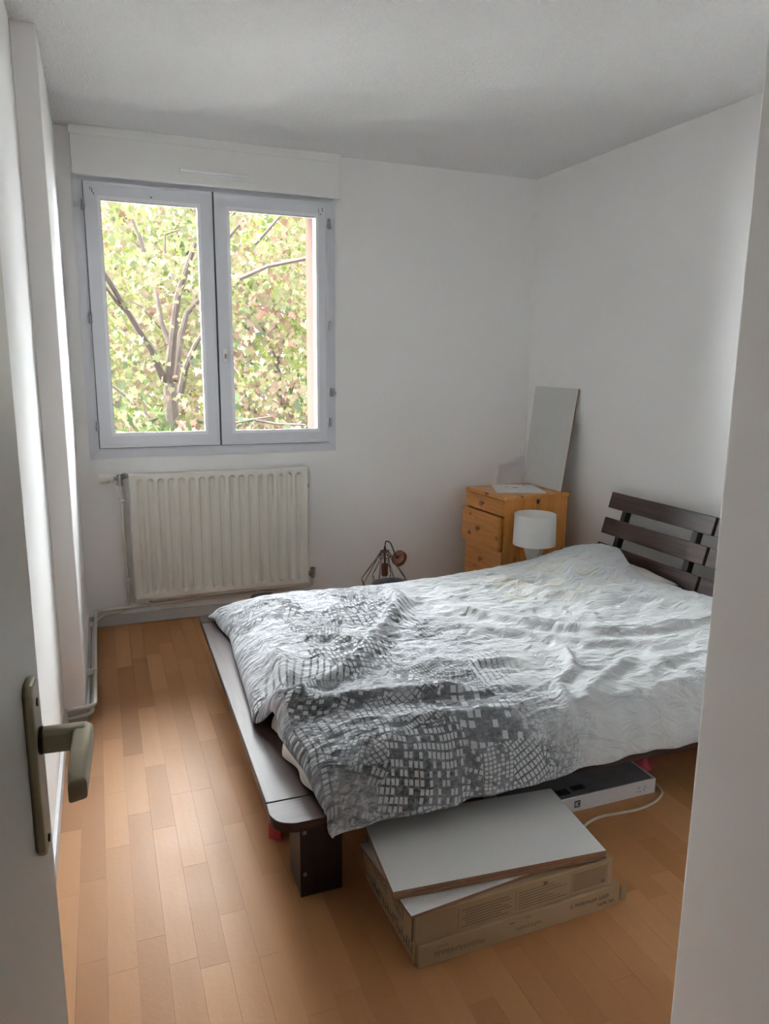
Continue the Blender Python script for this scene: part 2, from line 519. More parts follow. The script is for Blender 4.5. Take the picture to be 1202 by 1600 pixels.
# planks laid along y, 1 mm joints
unit = bpy.data.meshes.new('plank')
ub = bmesh.new(); bmesh.ops.create_cube(ub, size=1.0); ub.to_mesh(unit); ub.free()
unit.materials.append(MAT['plank'])
PW = 0.0675
rest = bmesh.new()
x = XL + 0.003
strip = 0
count = 0
while x < 2.70:
    y = 0.02 - random.random() * 0.4
    first = True
    while y < 4.055:
        ln = random.choice((0.30, 0.38, 0.42, 0.48, 0.55))
        a, b = max(y, 0.02), min(y + ln, 4.055)
        y += ln
        if b - a < 0.03:
            continue
        x1 = min(x + PW, xr((a + b) / 2) + .05)
        if x1 - x < 0.01:
            continue
        seen = (x < 0.46 and a > 0.75) or (b > 1.0 and a < 1.95 and x < 1.95 and b > x * 0.93)
        cx, cy = (x + x1) / 2, (a + b) / 2
        sx, sy = x1 - x - 0.0005, b - a - 0.0005
        if seen and count < 298:
            p = bpy.data.objects.new('plank', unit); COL.objects.link(p); p.parent = floor
            p.location = (cx, cy, -0.005); p.scale = (sx, sy, 0.010)
            count += 1
        else:
            m = Matrix.Translation((cx, cy, -0.005)) @ Matrix.Diagonal((sx, sy, 0.010, 1))
            bmesh.ops.create_cube(rest, size=1.0, matrix=m)
    x += PW
    strip += 1
rm = bpy.data.meshes.new('planks_out_of_sight'); rest.to_mesh(rm); rest.free()
tag(link('planks_out_of_sight', rm, 'plank', floor), kind='stuff')

# window wall with its opening (inner leaf white, outer leaf pink)
WX0, WX1, WZ0, WZ1 = -0.03, 1.24, 0.94, 2.30
b_ = B()
b_.box(-0.45, WX0, D, 4.14, 0, H).box(WX1, 2.80, D, 4.14, 0, H).box(WX0, WX1, D, 4.14, 0, WZ0).box(WX0, WX1, D, 4.14, WZ1, H)
wall_back = tag(b_.build('wall_back', 'wall'), kind='structure')
b_ = B()
EX0, EX1 = 0.02, 1.18
b_.box(-1.5, EX0, 4.14, 4.36, -0.3, H + .3).box(EX1, 3.2, 4.14, 4.36, -0.3, H + .3).box(EX0, EX1, 4.14, 4.36, -0.3, 0.95).box(EX0, EX1, 4.14, 4.36, 2.27, H + .3)
tag(b_.build('wall_exterior', 'pink'), kind='structure')
# left wall, boxed-out pier, right wall
tag(box('wall_left', 'wall', None, XL - .12, XL, 0.07, 4.14, 0, H), kind='structure')
tag(box('wall_pier', 'wall', None, XL, XP, YP, D, 0, H, 0.004, 2), kind='structure')
tag(B().prism([(xr(4.14), 4.14), (xr(0.5), 0.5), (xr(0.5) + .15, 0.5), (xr(4.14) + .15, 4.14)], 0, H).build('wall_right', 'wall'), kind='structure')
# entry recess: projecting corner on the right, door wall and hall behind the camera
YC = 0.86; XC = 1.0388 * YC
tag(box('wall_entry', 'wall', None, XC, 2.75, -0.03, YC, 0, H, 0.004, 2), kind='structure')
b_ = B()
b_.box(-1.3, -0.145, -0.03, 0.07, 0, H).box(0.66, XC, -0.03, 0.07, 0, H).box(-0.145, 0.66, -0.03, 0.07, 2.06, H)
tag(b_.build('wall_door', 'wall'), kind='structure')
tag(box('wall_hall', 'wall', None, -1.3, 2.75, -1.35, -1.25, 0, H), kind='structure')
tag(box('wall_hall_left', 'wall', None, -1.35, -1.25, -1.3, 0.0, 0, H), kind='structure')
tag(box('wall_hall_right', 'wall', None, 1.6, 1.7, -1.3, -0.03, 0, H), kind='structure')
tag(box('floor_hall', 'plank', None, -1.3, 1.7, -1.3, 0.0, -0.1, 0.0), kind='structure')

# baseboards
bb = box('baseboard_back', 'baseboard', None, XP, xr(4.06), D - .014, D, 0, 0.060, 0.002)
tag(bb, kind='structure')
tag(box('baseboard_pier', 'baseboard', None, XP, XP + .012, YP - .012, D - .014, 0, 0.060, 0.002), kind='structure')
tag(box('baseboard_pier_front', 'baseboard', None, XL + .012, XP, YP - .012, YP, 0, 0.060, 0.002), kind='structure')
tag(box('baseboard_left', 'baseboard', None, XL, XL + .012, 0.9, YP, 0, 0.060, 0.002), kind='structure')
tag(B().prism([(xr(4.055), 4.055), (xr(0.9), 0.9), (xr(0.9) - .012, 0.9), (xr(4.055) - .012, 4.055)], 0, 0.06).build('baseboard_right', 'baseboard'), kind='structure')

# ------------------------------------------------------------------ window
win = tag(empty('window_1', (0, 0, 0)), kind='structure')
def frame_bars(b, x0, x1, z0, z1, w, y0, y1, bevel=0.003):
    """four mitred bars"""
    for (p0, p1, q0, q1) in (((x0, z0), (x1, z0), (x1 - w, z0 + w), (x0 + w, z0 + w)), ((x1, z0), (x1, z1), (x1 - w, z1 - w), (x1 - w, z0 + w)),
                             ((x1, z1), (x0, z1), (x0 + w, z1 - w), (x1 - w, z1 - w)), ((x0, z1), (x0, z0), (x0 + w, z0 + w), (x0 + w, z1 - w))):
        ps = [p0, p1, q0, q1]
        a = [b.bm.verts.new((px, y0, pz)) for px, pz in ps]
        c = [b.bm.verts.new((px, y1, pz)) for px, pz in ps]
        fs = [b.bm.faces.new(a), b.bm.faces.new(list(reversed(c)))]
        for i in range(4):
            fs.append(b.bm.faces.new((a[i], c[i], c[(i + 1) % 4], a[(i + 1) % 4])))
        if bevel:
            es = list({e for e in fs[0].edges})
            bmesh.ops.bevel(b.bm, geom=es, offset=bevel, segments=2, affect='EDGES')
    return b
frame_bars(B(), -0.058, 1.264, 0.914, 2.290, 0.062, D - 0.012, D + 0.065).build('outer_frame', 'pvc', win)
frame_bars(B(), -0.062, 1.268, 0.909, 2.292, 0.010, D - 0.005, D + 0.0, 0.0).build('frame_seal', 'pvcbox', win)
def sash(x0, x1, gx0, gx1):
    z0, z1 = 0.966, 2.256
    gz0, gz1 = 1.040, 2.178
    b = B()
    for (bx0, bx1, bz0, bz1) in ((x0, gx0 - .006, z0, z1), (gx1 + .006, x1, z0, z1), (gx0 - .006, gx1 + .006, z0, gz0 - .006), (gx0 - .006, gx1 + .006, gz1 + .006, z1)):
        b.box(bx0, bx1, D - .034, D + .05, bz0, bz1)
    s = b.build('sash', 'pvc', win)
    frame_bars(B(), x0 - .004, x1 + .004, z0 - .004, z1 + .004, 0.008, D - .0195, D - .0125, 0.0).build('shadow_gap_strip', 'gasket', s)  # dark strip drawing the shadow gap between sash and frame
    # raised rim around the sash edge
    frame_bars(B(), x0, x1, z0, z1, 0.016, D - .038, D - .0335, 0.0015).build('sash_rim', 'pvc', s)
    frame_bars(B(), gx0 - .014, gx1 + .014, gz0 - .014, gz1 + .014, 0.016, D - .030, D - .036, 0.0).build('glazing_bead', 'bead', s)
    frame_bars(B(), gx0 - .007, gx1 + .007, gz0 - .007, gz1 + .007, 0.010, D - .026, D - .006, 0.0).build('gasket', 'gasket', s)
    box('pane', 'glass', s, gx0, gx1, D - .004, D - .001, gz0, gz1)
    return s
s1 = sash(-0.007, 0.602, 0.066, 0.528)
s2 = sash(0.612, 1.219, 0.686, 1.150)
box('meeting_gasket', 'gasket', win, 0.602, 0.612, D - .028, D + .02, 0.966, 2.256)
def hinge(x, z, parent, right):
    h = B()
    h.tube([(x, D - .040, z - .024), (x, D - .040, z + .024)], 0.0075, 12)
    h.box(x - .010, x + .010, D - .038, D - .0125, z - .020, z - .002).box(x - .008, x + .008, D - .038, D - .0125, z + .001, z + .020)
    h.build('hinge', 'metal', parent, True)
for zz in (2.146, 1.612, 1.078):
    hinge(-0.013, zz, s1, False)
    hinge(1.223, zz, s2, True)
lt = B().box(1.232, 1.256, D - .028, D - .012, 1.222, 1.268, .003).box(1.238, 1.262, D - .034, D - .026, 1.232, 1.250, .002).build('latch', 'metal', win)
hp = box('handle_plate', 'pvcbox', s2, 0.632, 0.654, D - .052, D - .038, 1.405, 1.475, 0.004)
box('handle_key', 'metal', s2, 0.638, 0.648, D - .060, D - .051, 1.425, 1.450, 0.002)
B().box(0.30, 0.31, D - .0345, D - .0339, 2.20, 2.206).box(0.03, 0.034, D - .0345, D - .0339, 2.205, 2.223).box(0.036, 0.041, D - .0345, D - .0339, 2.195, 2.205).box(0.022, 0.025, D - .0345, D - .0339, 2.215, 2.230).build('paint_scuffs', 'brownink', s1)
B().box(1.165, 1.168, D - .0345, D - .0339, 2.20, 2.22).box(1.172, 1.18, D - .0345, D - .0339, 2.19, 2.195).box(1.185, 1.189, D - .0345, D - .0339, 2.205, 2.225).build('paint_scuffs', 'brownink', s2)

# roller shutter box over the window
sb = tag(empty('shutter_box', (0.615, D, 2.28)), 'white roller shutter box above the window with a slim air vent', 'shutter box')
inv = sb.matrix_world.inverted()
def child(o, root):
    o.parent = root
    o.matrix_parent_inverse = Matrix.Translation(-Vector(root.location))
    return o
child(box('box_body', 'pvcbox', None, -0.053, 1.284, D - .045, D, 2.284, 2.46, 0.004), sb)
child(box('top_panel', 'pvcbox', None, -0.057, 1.290, D - .052, D, 2.457, 2.4995, 0.003), sb)
child(B().tube([(-0.053, D - .036, 2.286), (1.284, D - .036, 2.286)], 0.009, 12).build('bottom_nosing', 'pvcbox', None, True), sb)
vp = child(box('air_vent', 'pvcbox', None, 0.423, 0.824, D - .0485, D - .044, 2.316, 2.352, 0.001), sb)
child2 = B()
for k in range(1):
    child2.box(0.448, 0.797, D - .058, D - .048, 2.333, 2.347, .003)
o = child2.build('vent_hood', 'bead', vp)
o.matrix_parent_inverse = Matrix.Identity(4)

# ------------------------------------------------------------------ radiator
RX0, RX1, RZ0, RZ1 = 0.119, 1.077, 0.150, 0.832
RY = D - 0.085     # front face
rad = tag(empty('radiator', ((RX0 + RX1) / 2, D, 0.15)), 'cream panel radiator with vertical flutes under the window', 'radiator')
NXR, NZR = 17 * 14 + 12, 60
xs = np.linspace(RX0, RX1, NXR)
zs = np.concatenate([np.linspace(RZ0, RZ0 + .10, 26), np.linspace(RZ0 + .10, RZ1 - .10, 8)[1:-1], np.linspace(RZ1 - .10, RZ1, 26)])
gx = (xs - (RX0 + .028)) / (RX1 - RX0 - .056) * 17
fr = np.abs((gx % 1) - 0.5)
prof = np.clip((0.36 - fr) / 0.13, 0, 1)
prof = prof * prof * (3 - 2 * prof)
prof[(gx < 0) | (gx > 17)] = 0
X, Z = np.meshgrid(xs, zs, indexing='ij')
pitch = (RX1 - RX0 - .056) / 17
wx = np.abs(((gx % 1) - .5)) * pitch
zc = 0.032
dd = np.maximum(np.maximum(RZ0 + zc + .014 - Z, Z - (RZ1 - zc - .014)), 0)
rr_ = np.sqrt(wx[:, None] ** 2 + dd ** 2)
dep = np.clip((0.33 * pitch - rr_) / (0.15 * pitch), 0, 1)
dep = dep * dep * (3 - 2 * dep)
dep[(gx < 0) | (gx > 17), :] = 0
Y = RY + 0.020 * dep
edge = np.minimum(np.minimum(X - RX0, RX1 - X), np.minimum(Z - RZ0, RZ1 - Z))
Y = Y + 0.006 * np.clip(1 - edge / 0.006, 0, 1) ** 2
Y[0, :] = Y[-1, :] = RY + .022; Y[:, 0] = Y[:, -1] = RY + .022
def grid_mesh(name, X, Y, Z, mat, parent=None, smooth=True, uv=None, flip=False):
    nx, ny = X.shape
    me = bpy.data.meshes.new(name)
    co = np.stack([X, Y, Z], -1).reshape(-1, 3)
    i = np.arange(nx * ny).reshape(nx, ny)
    q = np.stack([i[:-1, :-1], i[1:, :-1], i[1:, 1:], i[:-1, 1:]], -1).reshape(-1, 4)
    if flip:
        q = q[:, ::-1]
    me.from_pydata(co.tolist(), [], q.tolist())
    if smooth:
        me.polygons.foreach_set('use_smooth', np.ones(len(q), dtype=bool))
    if uv is not None:
        l = me.uv_layers.new(name='UVMap')
        l.data.foreach_set('uv', uv.reshape(-1, 2)[q.reshape(-1)].astype(np.float32).reshape(-1))
    return link(name, me, mat, parent)
child(grid_mesh('front_panel', X, Y, Z, 'rad'), rad)
child(box('panel_rim', 'rad', None, RX0, RX1, RY + .0215, RY + .030, RZ0, RZ1, 0.003), rad)
child(box('rear_panel', 'rad', None, RX0 + .006, RX1 - .006, D - .045, D - .028, RZ0 + .004, RZ1 - .01, 0.005), rad)
child(B().box(RX0 + .002, RX1 - .002, RY + .012, RY + .020, RZ0 - .012, RZ0 + .004, .002).build('lower_seam', 'rad'), rad)
for bx in (0.25, 0.95):
    child(box('wall_bracket', 'metal', None, bx - .012, bx + .012, D - .03, D - .001, 0.22, 0.76, 0.002), rad)
hv = child(B().tube([(-0.022, D - .07, 0.812), (0.030, D - .07, 0.812)], .0215, 24).build('thermostat_knob', 'ivory', None, True), rad)
g_ = B()
for k in range(18):
    a = 2 * math.pi * k / 18
    g_.tube([(-0.018, D - .07 + .0215 * math.cos(a), .812 + .0215 * math.sin(a)), (0.014, D - .07 + .0215 * math.cos(a), .812 + .0215 * math.sin(a))], .0016, 6)
o = g_.build('grip_rib', 'ivory', hv); o.matrix_parent_inverse = Matrix.Identity(4)
child(B().tube([(0.032, D - .07, 0.812), (0.046, D - .07, 0.812)], .0185, 20).build('knob_collar', 'ivory', None, True), rad)
vb = B().tube([(0.044, D - .07, .812), (0.092, D - .07, .812)], .010, 16).tube([(0.076, D - .07, .775), (0.076, D - .07, .832)], .012, 16)
vb.tube([(0.076, D - .07, .772), (0.076, D - .07, .790)], .0155, 6).tube([(0.090, D - .07, .820), (0.120, D - .055, .820)], .011, 12).tube([(0.094, D - .07, .822), (0.106, D - .064, .822)], .016, 6)
child(vb.build('valve_body', 'metal', None), rad)
lv = B().tube([(1.077, D - .06, .205), (1.118, D - .06, .205)], .011, 12).tube([(1.106, D - .06, .178), (1.106, D - .06, .232)], .0125, 12).tube([(1.106, D - .06, .222), (1.106, D - .06, .238)], .0155, 6).tube([(1.082, D - .06, .205), (1.094, D - .06, .205)], .016, 6)
child(lv.build('return_valve', 'metal', None), rad)
child(box('side_tab', 'metal', None, RX1, RX1 + .006, RY + .01, RY + .02, 0.715, 0.735), rad)

# heating pipes round the corner
def pipe(name, pts, r, label):
    t_ = tag(empty(name, pts[0]), label, 'pipe')
    child(B().tube(arc_path(pts, 0.03), r, 12).build('pipe_run', 'pipe', None, True), t_)
    return t_
YW = D - 0.030
p1 = pipe('heating_pipe', [(1.106, D - .06, .180), (1.106, D - .06, .135), (1.06, YW, .118), (0.40, YW, .110), (-0.083, YW, .096), (-0.086, 3.6, .088), (-0.086, YP - .035, .072), (XL + .013, YP - .035, .066)], .0085,
          'upper cream heating pipe running from the return valve round to the left wall')
p2 = pipe('heating_pipe', [(0.078, D - .07, .775), (0.082, YW, .70), (0.088, YW + .004, .125), (0.06, D - .02, .082), (-0.060, D - .022, .066), (-0.098, 3.95, .056), (-0.098, 3.5, .048), (-0.098, YP - .026, .036), (XL + .013, YP - .026, .028)], .0075,
          'lower cream heating pipe dropping from the thermostat beside the radiator')
def clip(t_, x, y, z, axis):
    b = B()
    if axis == 'z':
        b.box(x - .014, x + .014, y - .012, D, z - .006, z + .006, .002)
    elif axis == 'x':
        b.box(x - .006, x + .006, y - .012, D, z - .014, z + .014, .002)
    else:
        b.box(XP, x + .010, y - .006, y + .006, z - .014, z + .012, .002)
    child(b.build('pipe_clip', 'pvcbox', None), t_)
clip(p2, 0.084, YW, .69, 'z'); clip(p2, 0.087, YW, .255, 'z')
clip(p1, 0.20, YW, .107, 'x'); clip(p1, 0.78, YW, .114, 'x')
clip(p1, -0.086, 3.86, .09, 'y'); clip(p1, -0.086, 3.25, .08, 'y')

# ------------------------------------------------------------------ door and handle
HX, HY = -0.1335, 0.075
ang = math.atan2(-0.0766 - HX, 0.80 - HY)     # swing away from +y
LW = math.hypot(-0.0766 - HX, 0.80 - HY)
door = tag(empty('door_1', (HX, HY, 0), -ang), kind='structure')
# local frame: +y runs along the leaf from the hinges, +x is the face we see
box('door_leaf', 'door', door, -0.040, 0.0, 0, LW, 0.008, 2.045, 0.0015)
hp = 0.657
hy = LW - 0.070
hd = B().prism([(0, 0), (0.038, 0), (0.038, 0.185), (0, 0.185)], 0, 0.008)
pl = B()
prof_ = [(-.019, .008), (-.012, 0), (.012, 0), (.019, .008), (.019, .170), (.012, .178), (-.012, .178), (-.019, .170)]
pl.prism(prof_, 0, .009, .003)
# prism lies in local xy -> stand it up on the face: x->y, y->z, z->x
m = Matrix(((0, 0, 1, 0), (1, 0, 0, hy), (0, 1, 0, 0.914), (0, 0, 0, 1)))
hd.bm.free()
plate = pl.xform(m).build('handle_plate', 'champagne', door)
B().tube([(0.009, hy, 1.070), (0.0105, hy, 1.070)], .004, 12).tube([(0.009, hy, .925), (0.0105, hy, .925)], .004, 12).build('screw', 'darkmetal', plate)
B().tube([(0.005, hy, 1.030), (0.012, hy, 1.030)], .0135, 20).build('collar', 'darkmetal', plate, True)
lv = B()
lv.box(0.009, 0.054, hy - .009, hy + .009, 1.018, 1.042, .005, 3)
lv.prism([(0.038, hy + .009), (0.044, hy - .085), (0.046, hy - .106), (0.0605, hy - .100), (0.0575, hy + .004), (0.053, hy + .009)], 1.019, 1.041, .005, 3)
lv.build('lever', 'champagne', door, True)

# ------------------------------------------------------------------ bed
ZP = 0.28
bed = tag(empty('platform_bed', (1.4, 2.42, 0)), 'low dark-stained wooden platform bed with slatted headboard', 'bed')
def rot_xy(x, y, a=-0.0157, cx=0.34, cy=1.7):
    dx, dy = x - cx, y - cy
    return (cx + dx * math.cos(a) - dy * math.sin(a), cy + dx * math.sin(a) + dy * math.cos(a))
BX0, BX1, BY0, BY1 = 0.338, 2.36, 1.600, 3.255
R0 = 0.055
SEAM = 0.108
def corner_arc(cx, cy, a0, a1, n=8):
    return [(cx + R0 * math.cos(a0 + (a1 - a0) * k / n), cy + R0 * math.sin(a0 + (a1 - a0) * k / n)) for k in range(n + 1)]
pts = corner_arc(BX0 + R0, BY0 + R0, math.pi, 1.5 * math.pi) + [(BX1, BY0), (BX1, BY0 + SEAM - .0015), (BX0, BY0 + SEAM - .0015)]
child(B().prism([rot_xy(*p) for p in pts], ZP - .026, ZP, .003).build('side_rail', 'rail_x', None), bed)
pts = [(BX0, BY1 - SEAM + .0015), (BX1, BY1 - SEAM + .0015), (BX1, BY1)] + corner_arc(BX0 + R0, BY1 - R0, .5 * math.pi, math.pi)
child(B().prism([rot_xy(*p) for p in pts], ZP - .026, ZP, .003).build('side_rail', 'rail_x', None), bed)
pts = [(BX0, BY0 + SEAM), (BX0 + .20, BY0 + SEAM), (BX0 + .20, BY1 - SEAM), (BX0, BY1 - SEAM)]
child(B().prism([rot_xy(*p) for p in pts], ZP - .026, ZP, .003).build('foot_rail', 'rail_y', None), bed)
for k in range(11):
    x0 = BX0 + .23 + k * .165
    child(B().prism([rot_xy(x0, BY0 + SEAM + .01), rot_xy(x0 + .09, BY0 + SEAM + .01), rot_xy(x0 + .09, BY1 - SEAM - .01), rot_xy(x0, BY1 - SEAM - .01)], ZP - .022, ZP - .004, .002).build('bed_slat', 'rail_y', None), bed)
for yy in (1.70, 2.42, 3.12):
    child(box('bearer', 'leg', None, 0.43, 2.30, yy, yy + .035, ZP - .090, ZP - .0265, .002), bed)
def bed_leg(x, y, sx, sy):
    pts = [(x, y), (x + sx * .115, y), (x + sx * .115, y + sy * .05), (x + sx * .04, y + sy * .05), (x + sx * .04, y + sy * .115), (x, y + sy * .115)]
    lg = child(B().prism(pts, 0, ZP - .0265, .002).build('leg', 'leg', None), bed)
    for zz in (.191, .068):
        o = B().tube([(x + sx * .012, y - sy * .003, zz), (x + sx * .012, y + sy * .002, zz)], .0055, 12).build('bolt', 'screw', lg)
        o.matrix_parent_inverse = Matrix.Translation(-Vector(bed.location)) @ Matrix.Identity(4) if False else Matrix.Identity(4)
    return lg
bed_leg(0.421, 1.680, 1, 1); bed_leg(0.440, 3.175, 1, -1); bed_leg(2.25, 1.665, -1, 1); bed_leg(2.27, 3.15, -1, -1)
# headboards: three slats on two leaning posts each
TH = math.atan(0.035 / 0.13)
def hb_x(z):
    return 2.505 - (0.71 - z) * 0.27
for (ya, yb) in ((2.428, 3.140), (1.700, 2.412)):
    hbp = child(empty('headboard_panel', (0, 0, 0)), bed) if False else None
    for zc_ in (0.709, 0.577, 0.445, 0.330):
        hh = 0.0425 if zc_ > .4 else 0.035
        s_ = B().box(-.010, .010, ya, yb, -hh, hh, .0025)
        s_.xform(Matrix.Translation((hb_x(zc_), 0, zc_)) @ Matrix.Rotation(TH, 4, 'Y'))
        child(s_.build('headboard_slat', 'slat', None), bed)
    for yp in (ya + .095, yb - .125):
        s_ = B().box(.0105, .045, yp, yp + .032, -.27, .27, .002)
        s_.xform(Matrix.Translation((hb_x(.48), 0, .48)) @ Matrix.Rotation(TH, 4, 'Y'))
        child(s_.build('headboard_post', 'post', None), bed)

mat_ = tag(B().box(0.515, 2.36, 1.735, 3.08, ZP + .0005, ZP + .112, .045, 5).build('mattress', 'sheet', None, True), 'thin mattress in a cream fitted sheet under the duvet', 'mattress')

# pillows
def pillow(cx, cy, cz, a, b, h, rz, label):
    n = 48
    u = np.linspace(-1, 1, n); v = np.linspace(-1, 1, n)
    U, V = np.meshgrid(u, v, indexing='ij')
    e = np.clip((1 - np.abs(U) ** 2.6) * (1 - np.abs(V) ** 2.6), 0, 1) ** 0.5
    pin = 1 - 0.10 * (U ** 2) * (V ** 2) * 0 - 0.08 * (np.abs(U) ** 2 * (1 - np.abs(V) ** 2)) - 0.06 * (np.abs(V) ** 2 * (1 - np.abs(U) ** 2))
    wr = np.array([[noise.noise(Vector((x_ * 3 + cx * 9, y_ * 3, 1.0))) for y_ in v] for x_ in u]) * .012
    Xp, Yp = U * a * pin, V * b * pin
    c, s = math.cos(rz), math.sin(rz)
    top = h * e + wr * e
    bot = -h * .55 * e
    me = bpy.data.meshes.new('pillow')
    vs1 = np.stack([cx + Xp * c - Yp * s, cy + Xp * s + Yp * c, cz + top], -1).reshape(-1, 3)
    vs2 = np.stack([cx + Xp * c - Yp * s, cy + Xp * s + Yp * c, cz + bot], -1).reshape(-1, 3)
    i = np.arange(n * n).reshape(n, n)
    q1 = np.stack([i[:-1, :-1], i[1:, :-1], i[1:, 1:], i[:-1, 1:]], -1).reshape(-1, 4)
    q2 = q1[:, ::-1] + n * n
    me.from_pydata(np.concatenate([vs1, vs2]).tolist(), [], np.concatenate([q1, q2]).tolist())
    bm = bmesh.new(); bm.from_mesh(me); bmesh.ops.remove_doubles(bm, verts=bm.verts, dist=1e-4); bm.to_mesh(me); bm.free()
    me.polygons.foreach_set('use_smooth', np.ones(len(me.polygons), dtype=bool))
    return tag(link('pillow', me, 'pillow'), label, 'pillow', 'pillows at the head of the bed')
pillow(2.195, 2.78, 0.428, 0.205, 0.28, 0.056, 0.03, 'printed pillow against the headboard nearest the pine chest')
pillow(2.185, 2.08, 0.418, 0.20, 0.30, 0.034, -0.02, 'printed pillow at the head of the bed on the doorway side')

# ------------------------------------------------------------------ duvet
def smooth(a, b, x):
    t_ = np.clip((x - a) / (b - a), 0, 1)
    return t_ * t_ * (3 - 2 * t_)
NU, NV = 330, 250
tu = np.linspace(0, 1, NU)
xs_u = np.concatenate([0.30 * (np.linspace(0, 1, 90) ** 1.7), np.linspace(0.30, 1.90, NU - 89)[1:]])   # distance from the foot hem
ys_v = np.concatenate([0.26 * (np.linspace(0, 1, 75) ** 1.6), np.linspace(.26, 1.36, 126)[1:-1], 1.62 - 0.26 * (np.linspace(1, 0, NV - 199) ** 1.6)])
NU, NV = len(xs_u), len(ys_v)
S1, T1 = np.meshgrid(xs_u, ys_v, indexing='ij')
yv0 = 1.575 + T1                    # nominal y
# foot hem position along y, taken from where the cloth meets the rail
hem_y = np.array([1.55, 1.66, 1.80, 1.92, 1.99, 2.05, 2.12, 2.28, 2.49, 2.68, 2.89, 3.01, 3.12, 3.20])
hem_x = np.array([.476, .462, .445, .432, .438, .425, .388, .402, .413, .424, .440, .424, .405, .395])
xh = np.interp(yv0, hem_y, hem_x)
Lx = np.interp(yv0, [1.5, 2.35, 2.62, 2.86, 3.2], [2.30, 2.29, 2.225, 2.335, 2.335]) - xh
Xd = xh + S1 / 1.90 * Lx
# near hem
nh_x = np.array([.4, .477, .65, .80, 1.0, 1.08, 1.13, 1.20, 1.4, 1.63, 2.4])
nh_z = np.array([.243, .243, .249, .249, .258, .262, .252, .276, .280, .278, .276])
zh = np.interp(Xd, nh_x, nh_z)
yh = 1.572 + 0.006 * np.sin(Xd * 23) + 0.004 * np.sin(Xd * 51 + 1)
Yd = yh + T1 * (3.195 - 1.575) / 1.62
def S(t_, p):
    t_ = np.clip(t_, 0, 1)
    return (1 - (1 - t_) ** p) ** (1 / p)
SL = S((Xd - xh) / 0.22, 2.0)
SN = S((Yd - yh) / 0.15, 1.75)
SF = S((3.20 - Yd) / (0.34 - 0.10 * smooth(1.2, 2.0, Xd)), 1.8)
ztop = 0.432 + 0.012 * smooth(1.2, 2.0, Xd)
zb = zh + (0.288 - zh) * smooth(1.585, 1.625, Yd)
Zd = zb + (ztop - zb) * SL * SN * SF
top_mask = SL * SN * SF
# pillow humps
def gauss(cx, cy, rx, ry):
    return np.exp(-((Xd - cx) / rx) ** 2 - ((Yd - cy) / ry) ** 2)
Zd += 0.098 * gauss(2.20, 2.84, .26, .27) + 0.036 * gauss(2.20, 2.08, .20, .30) + 0.014 * gauss(0.60, 2.55, .22, .5)
# long folds (x, y) in metres on the bed, height, width
def ridge(pts, h, w, side=0.0):
    global Zd
    P = np.array(pts, float)
    best = np.full(Xd.shape, 1e9); sgn = np.zeros(Xd.shape); along = np.zeros(Xd.shape)
    seglen = np.hypot(*np.diff(P, axis=0).T); tot = seglen.sum(); acc = 0
    for k in range(len(P) - 1):
        a, b = P[k], P[k + 1]
        d = b - a; L2 = d @ d
        t_ = np.clip(((Xd - a[0]) * d[0] + (Yd - a[1]) * d[1]) / L2, 0, 1)
        dx = Xd - a[0] - t_ * d[0]; dy = Yd - a[1] - t_ * d[1]
        dist = np.hypot(dx, dy)
        m_ = dist < best
        best = np.where(m_, dist, best)
        sgn = np.where(m_, np.sign(d[0] * dy - d[1] * dx), sgn)
        along = np.where(m_, (acc + t_ * seglen[k]) / tot, along)
        acc += seglen[k]
    ww = w * (1 + side * sgn)
    taper = np.clip(np.minimum(along, 1 - along) * 5 + 0.25, 0, 1)
    Zd = Zd + h * taper * np.exp(-(best / ww) ** 2) * np.clip(top_mask * 1.3, 0, 1)
ridge([(.45, 1.94), (.53, 2.03), (.62, 2.05), (.72, 2.12), (.82, 2.27), (.92, 2.40), (1.02, 2.56), (1.10, 2.68), (1.14, 2.90)], .034, .034, -0.35)
ridge([(.44, 1.98), (.50, 1.93), (.58, 1.88), (.75, 1.86), (.90, 1.84), (1.00, 1.80)], .036, .040, 0.45)
ridge([(.43, 2.02), (.49, 2.10), (.51, 2.22), (.50, 2.36)], .030, .035, 0.2)
ridge([(.44, 2.00), (.47, 1.97), (.52, 1.96)], .040, .035)
ridge([(.85, 2.01), (1.00, 2.07), (1.12, 2.00), (1.28, 1.98)], .016, .030, 0.2)
ridge([(.62, 2.40), (.74, 2.36), (.84, 2.28)], .010, .022)
ridge([(1.20, 2.60), (1.38, 2.37), (1.49, 2.24), (1.66, 2.08), (1.85, 2.04), (2.10, 2.02)], .024, .040, 0.45)
ridge([(1.10, 2.40), (1.35, 2.22), (1.55, 2.02), (1.80, 1.93)], .014, .030, 0.3)
ridge([(1.65, 2.86), (1.75, 2.56), (1.90, 2.40), (2.10, 2.32), (2.28, 2.28)], .018, .040, -0.3)
ridge([(1.25, 1.77), (1.38, 1.86), (1.46, 2.04)], .018, .018)
ridge([(1.28, 1.66), (1.36, 1.74), (1.48, 1.80), (1.62, 1.86)], .018, .020)
ridge([(1.20, 1.58), (1.22, 1.66), (1.25, 1.74)], .018, .018)
ridge([(1.52, 1.72), (1.70, 1.80), (1.92, 1.82)], .012, .024)
ridge([(1.42, 1.60), (1.52, 1.66), (1.70, 1.68)], .010, .022)
ridge([(.70, 1.74), (.95, 1.70), (1.10, 1.72)], .012, .022)
ridge([(.60, 2.72), (.85, 2.80), (1.05, 2.84)], .010, .03)
ridge([(1.32, 2.92), (1.55, 2.75), (1.66, 2.70)], .010, .025)
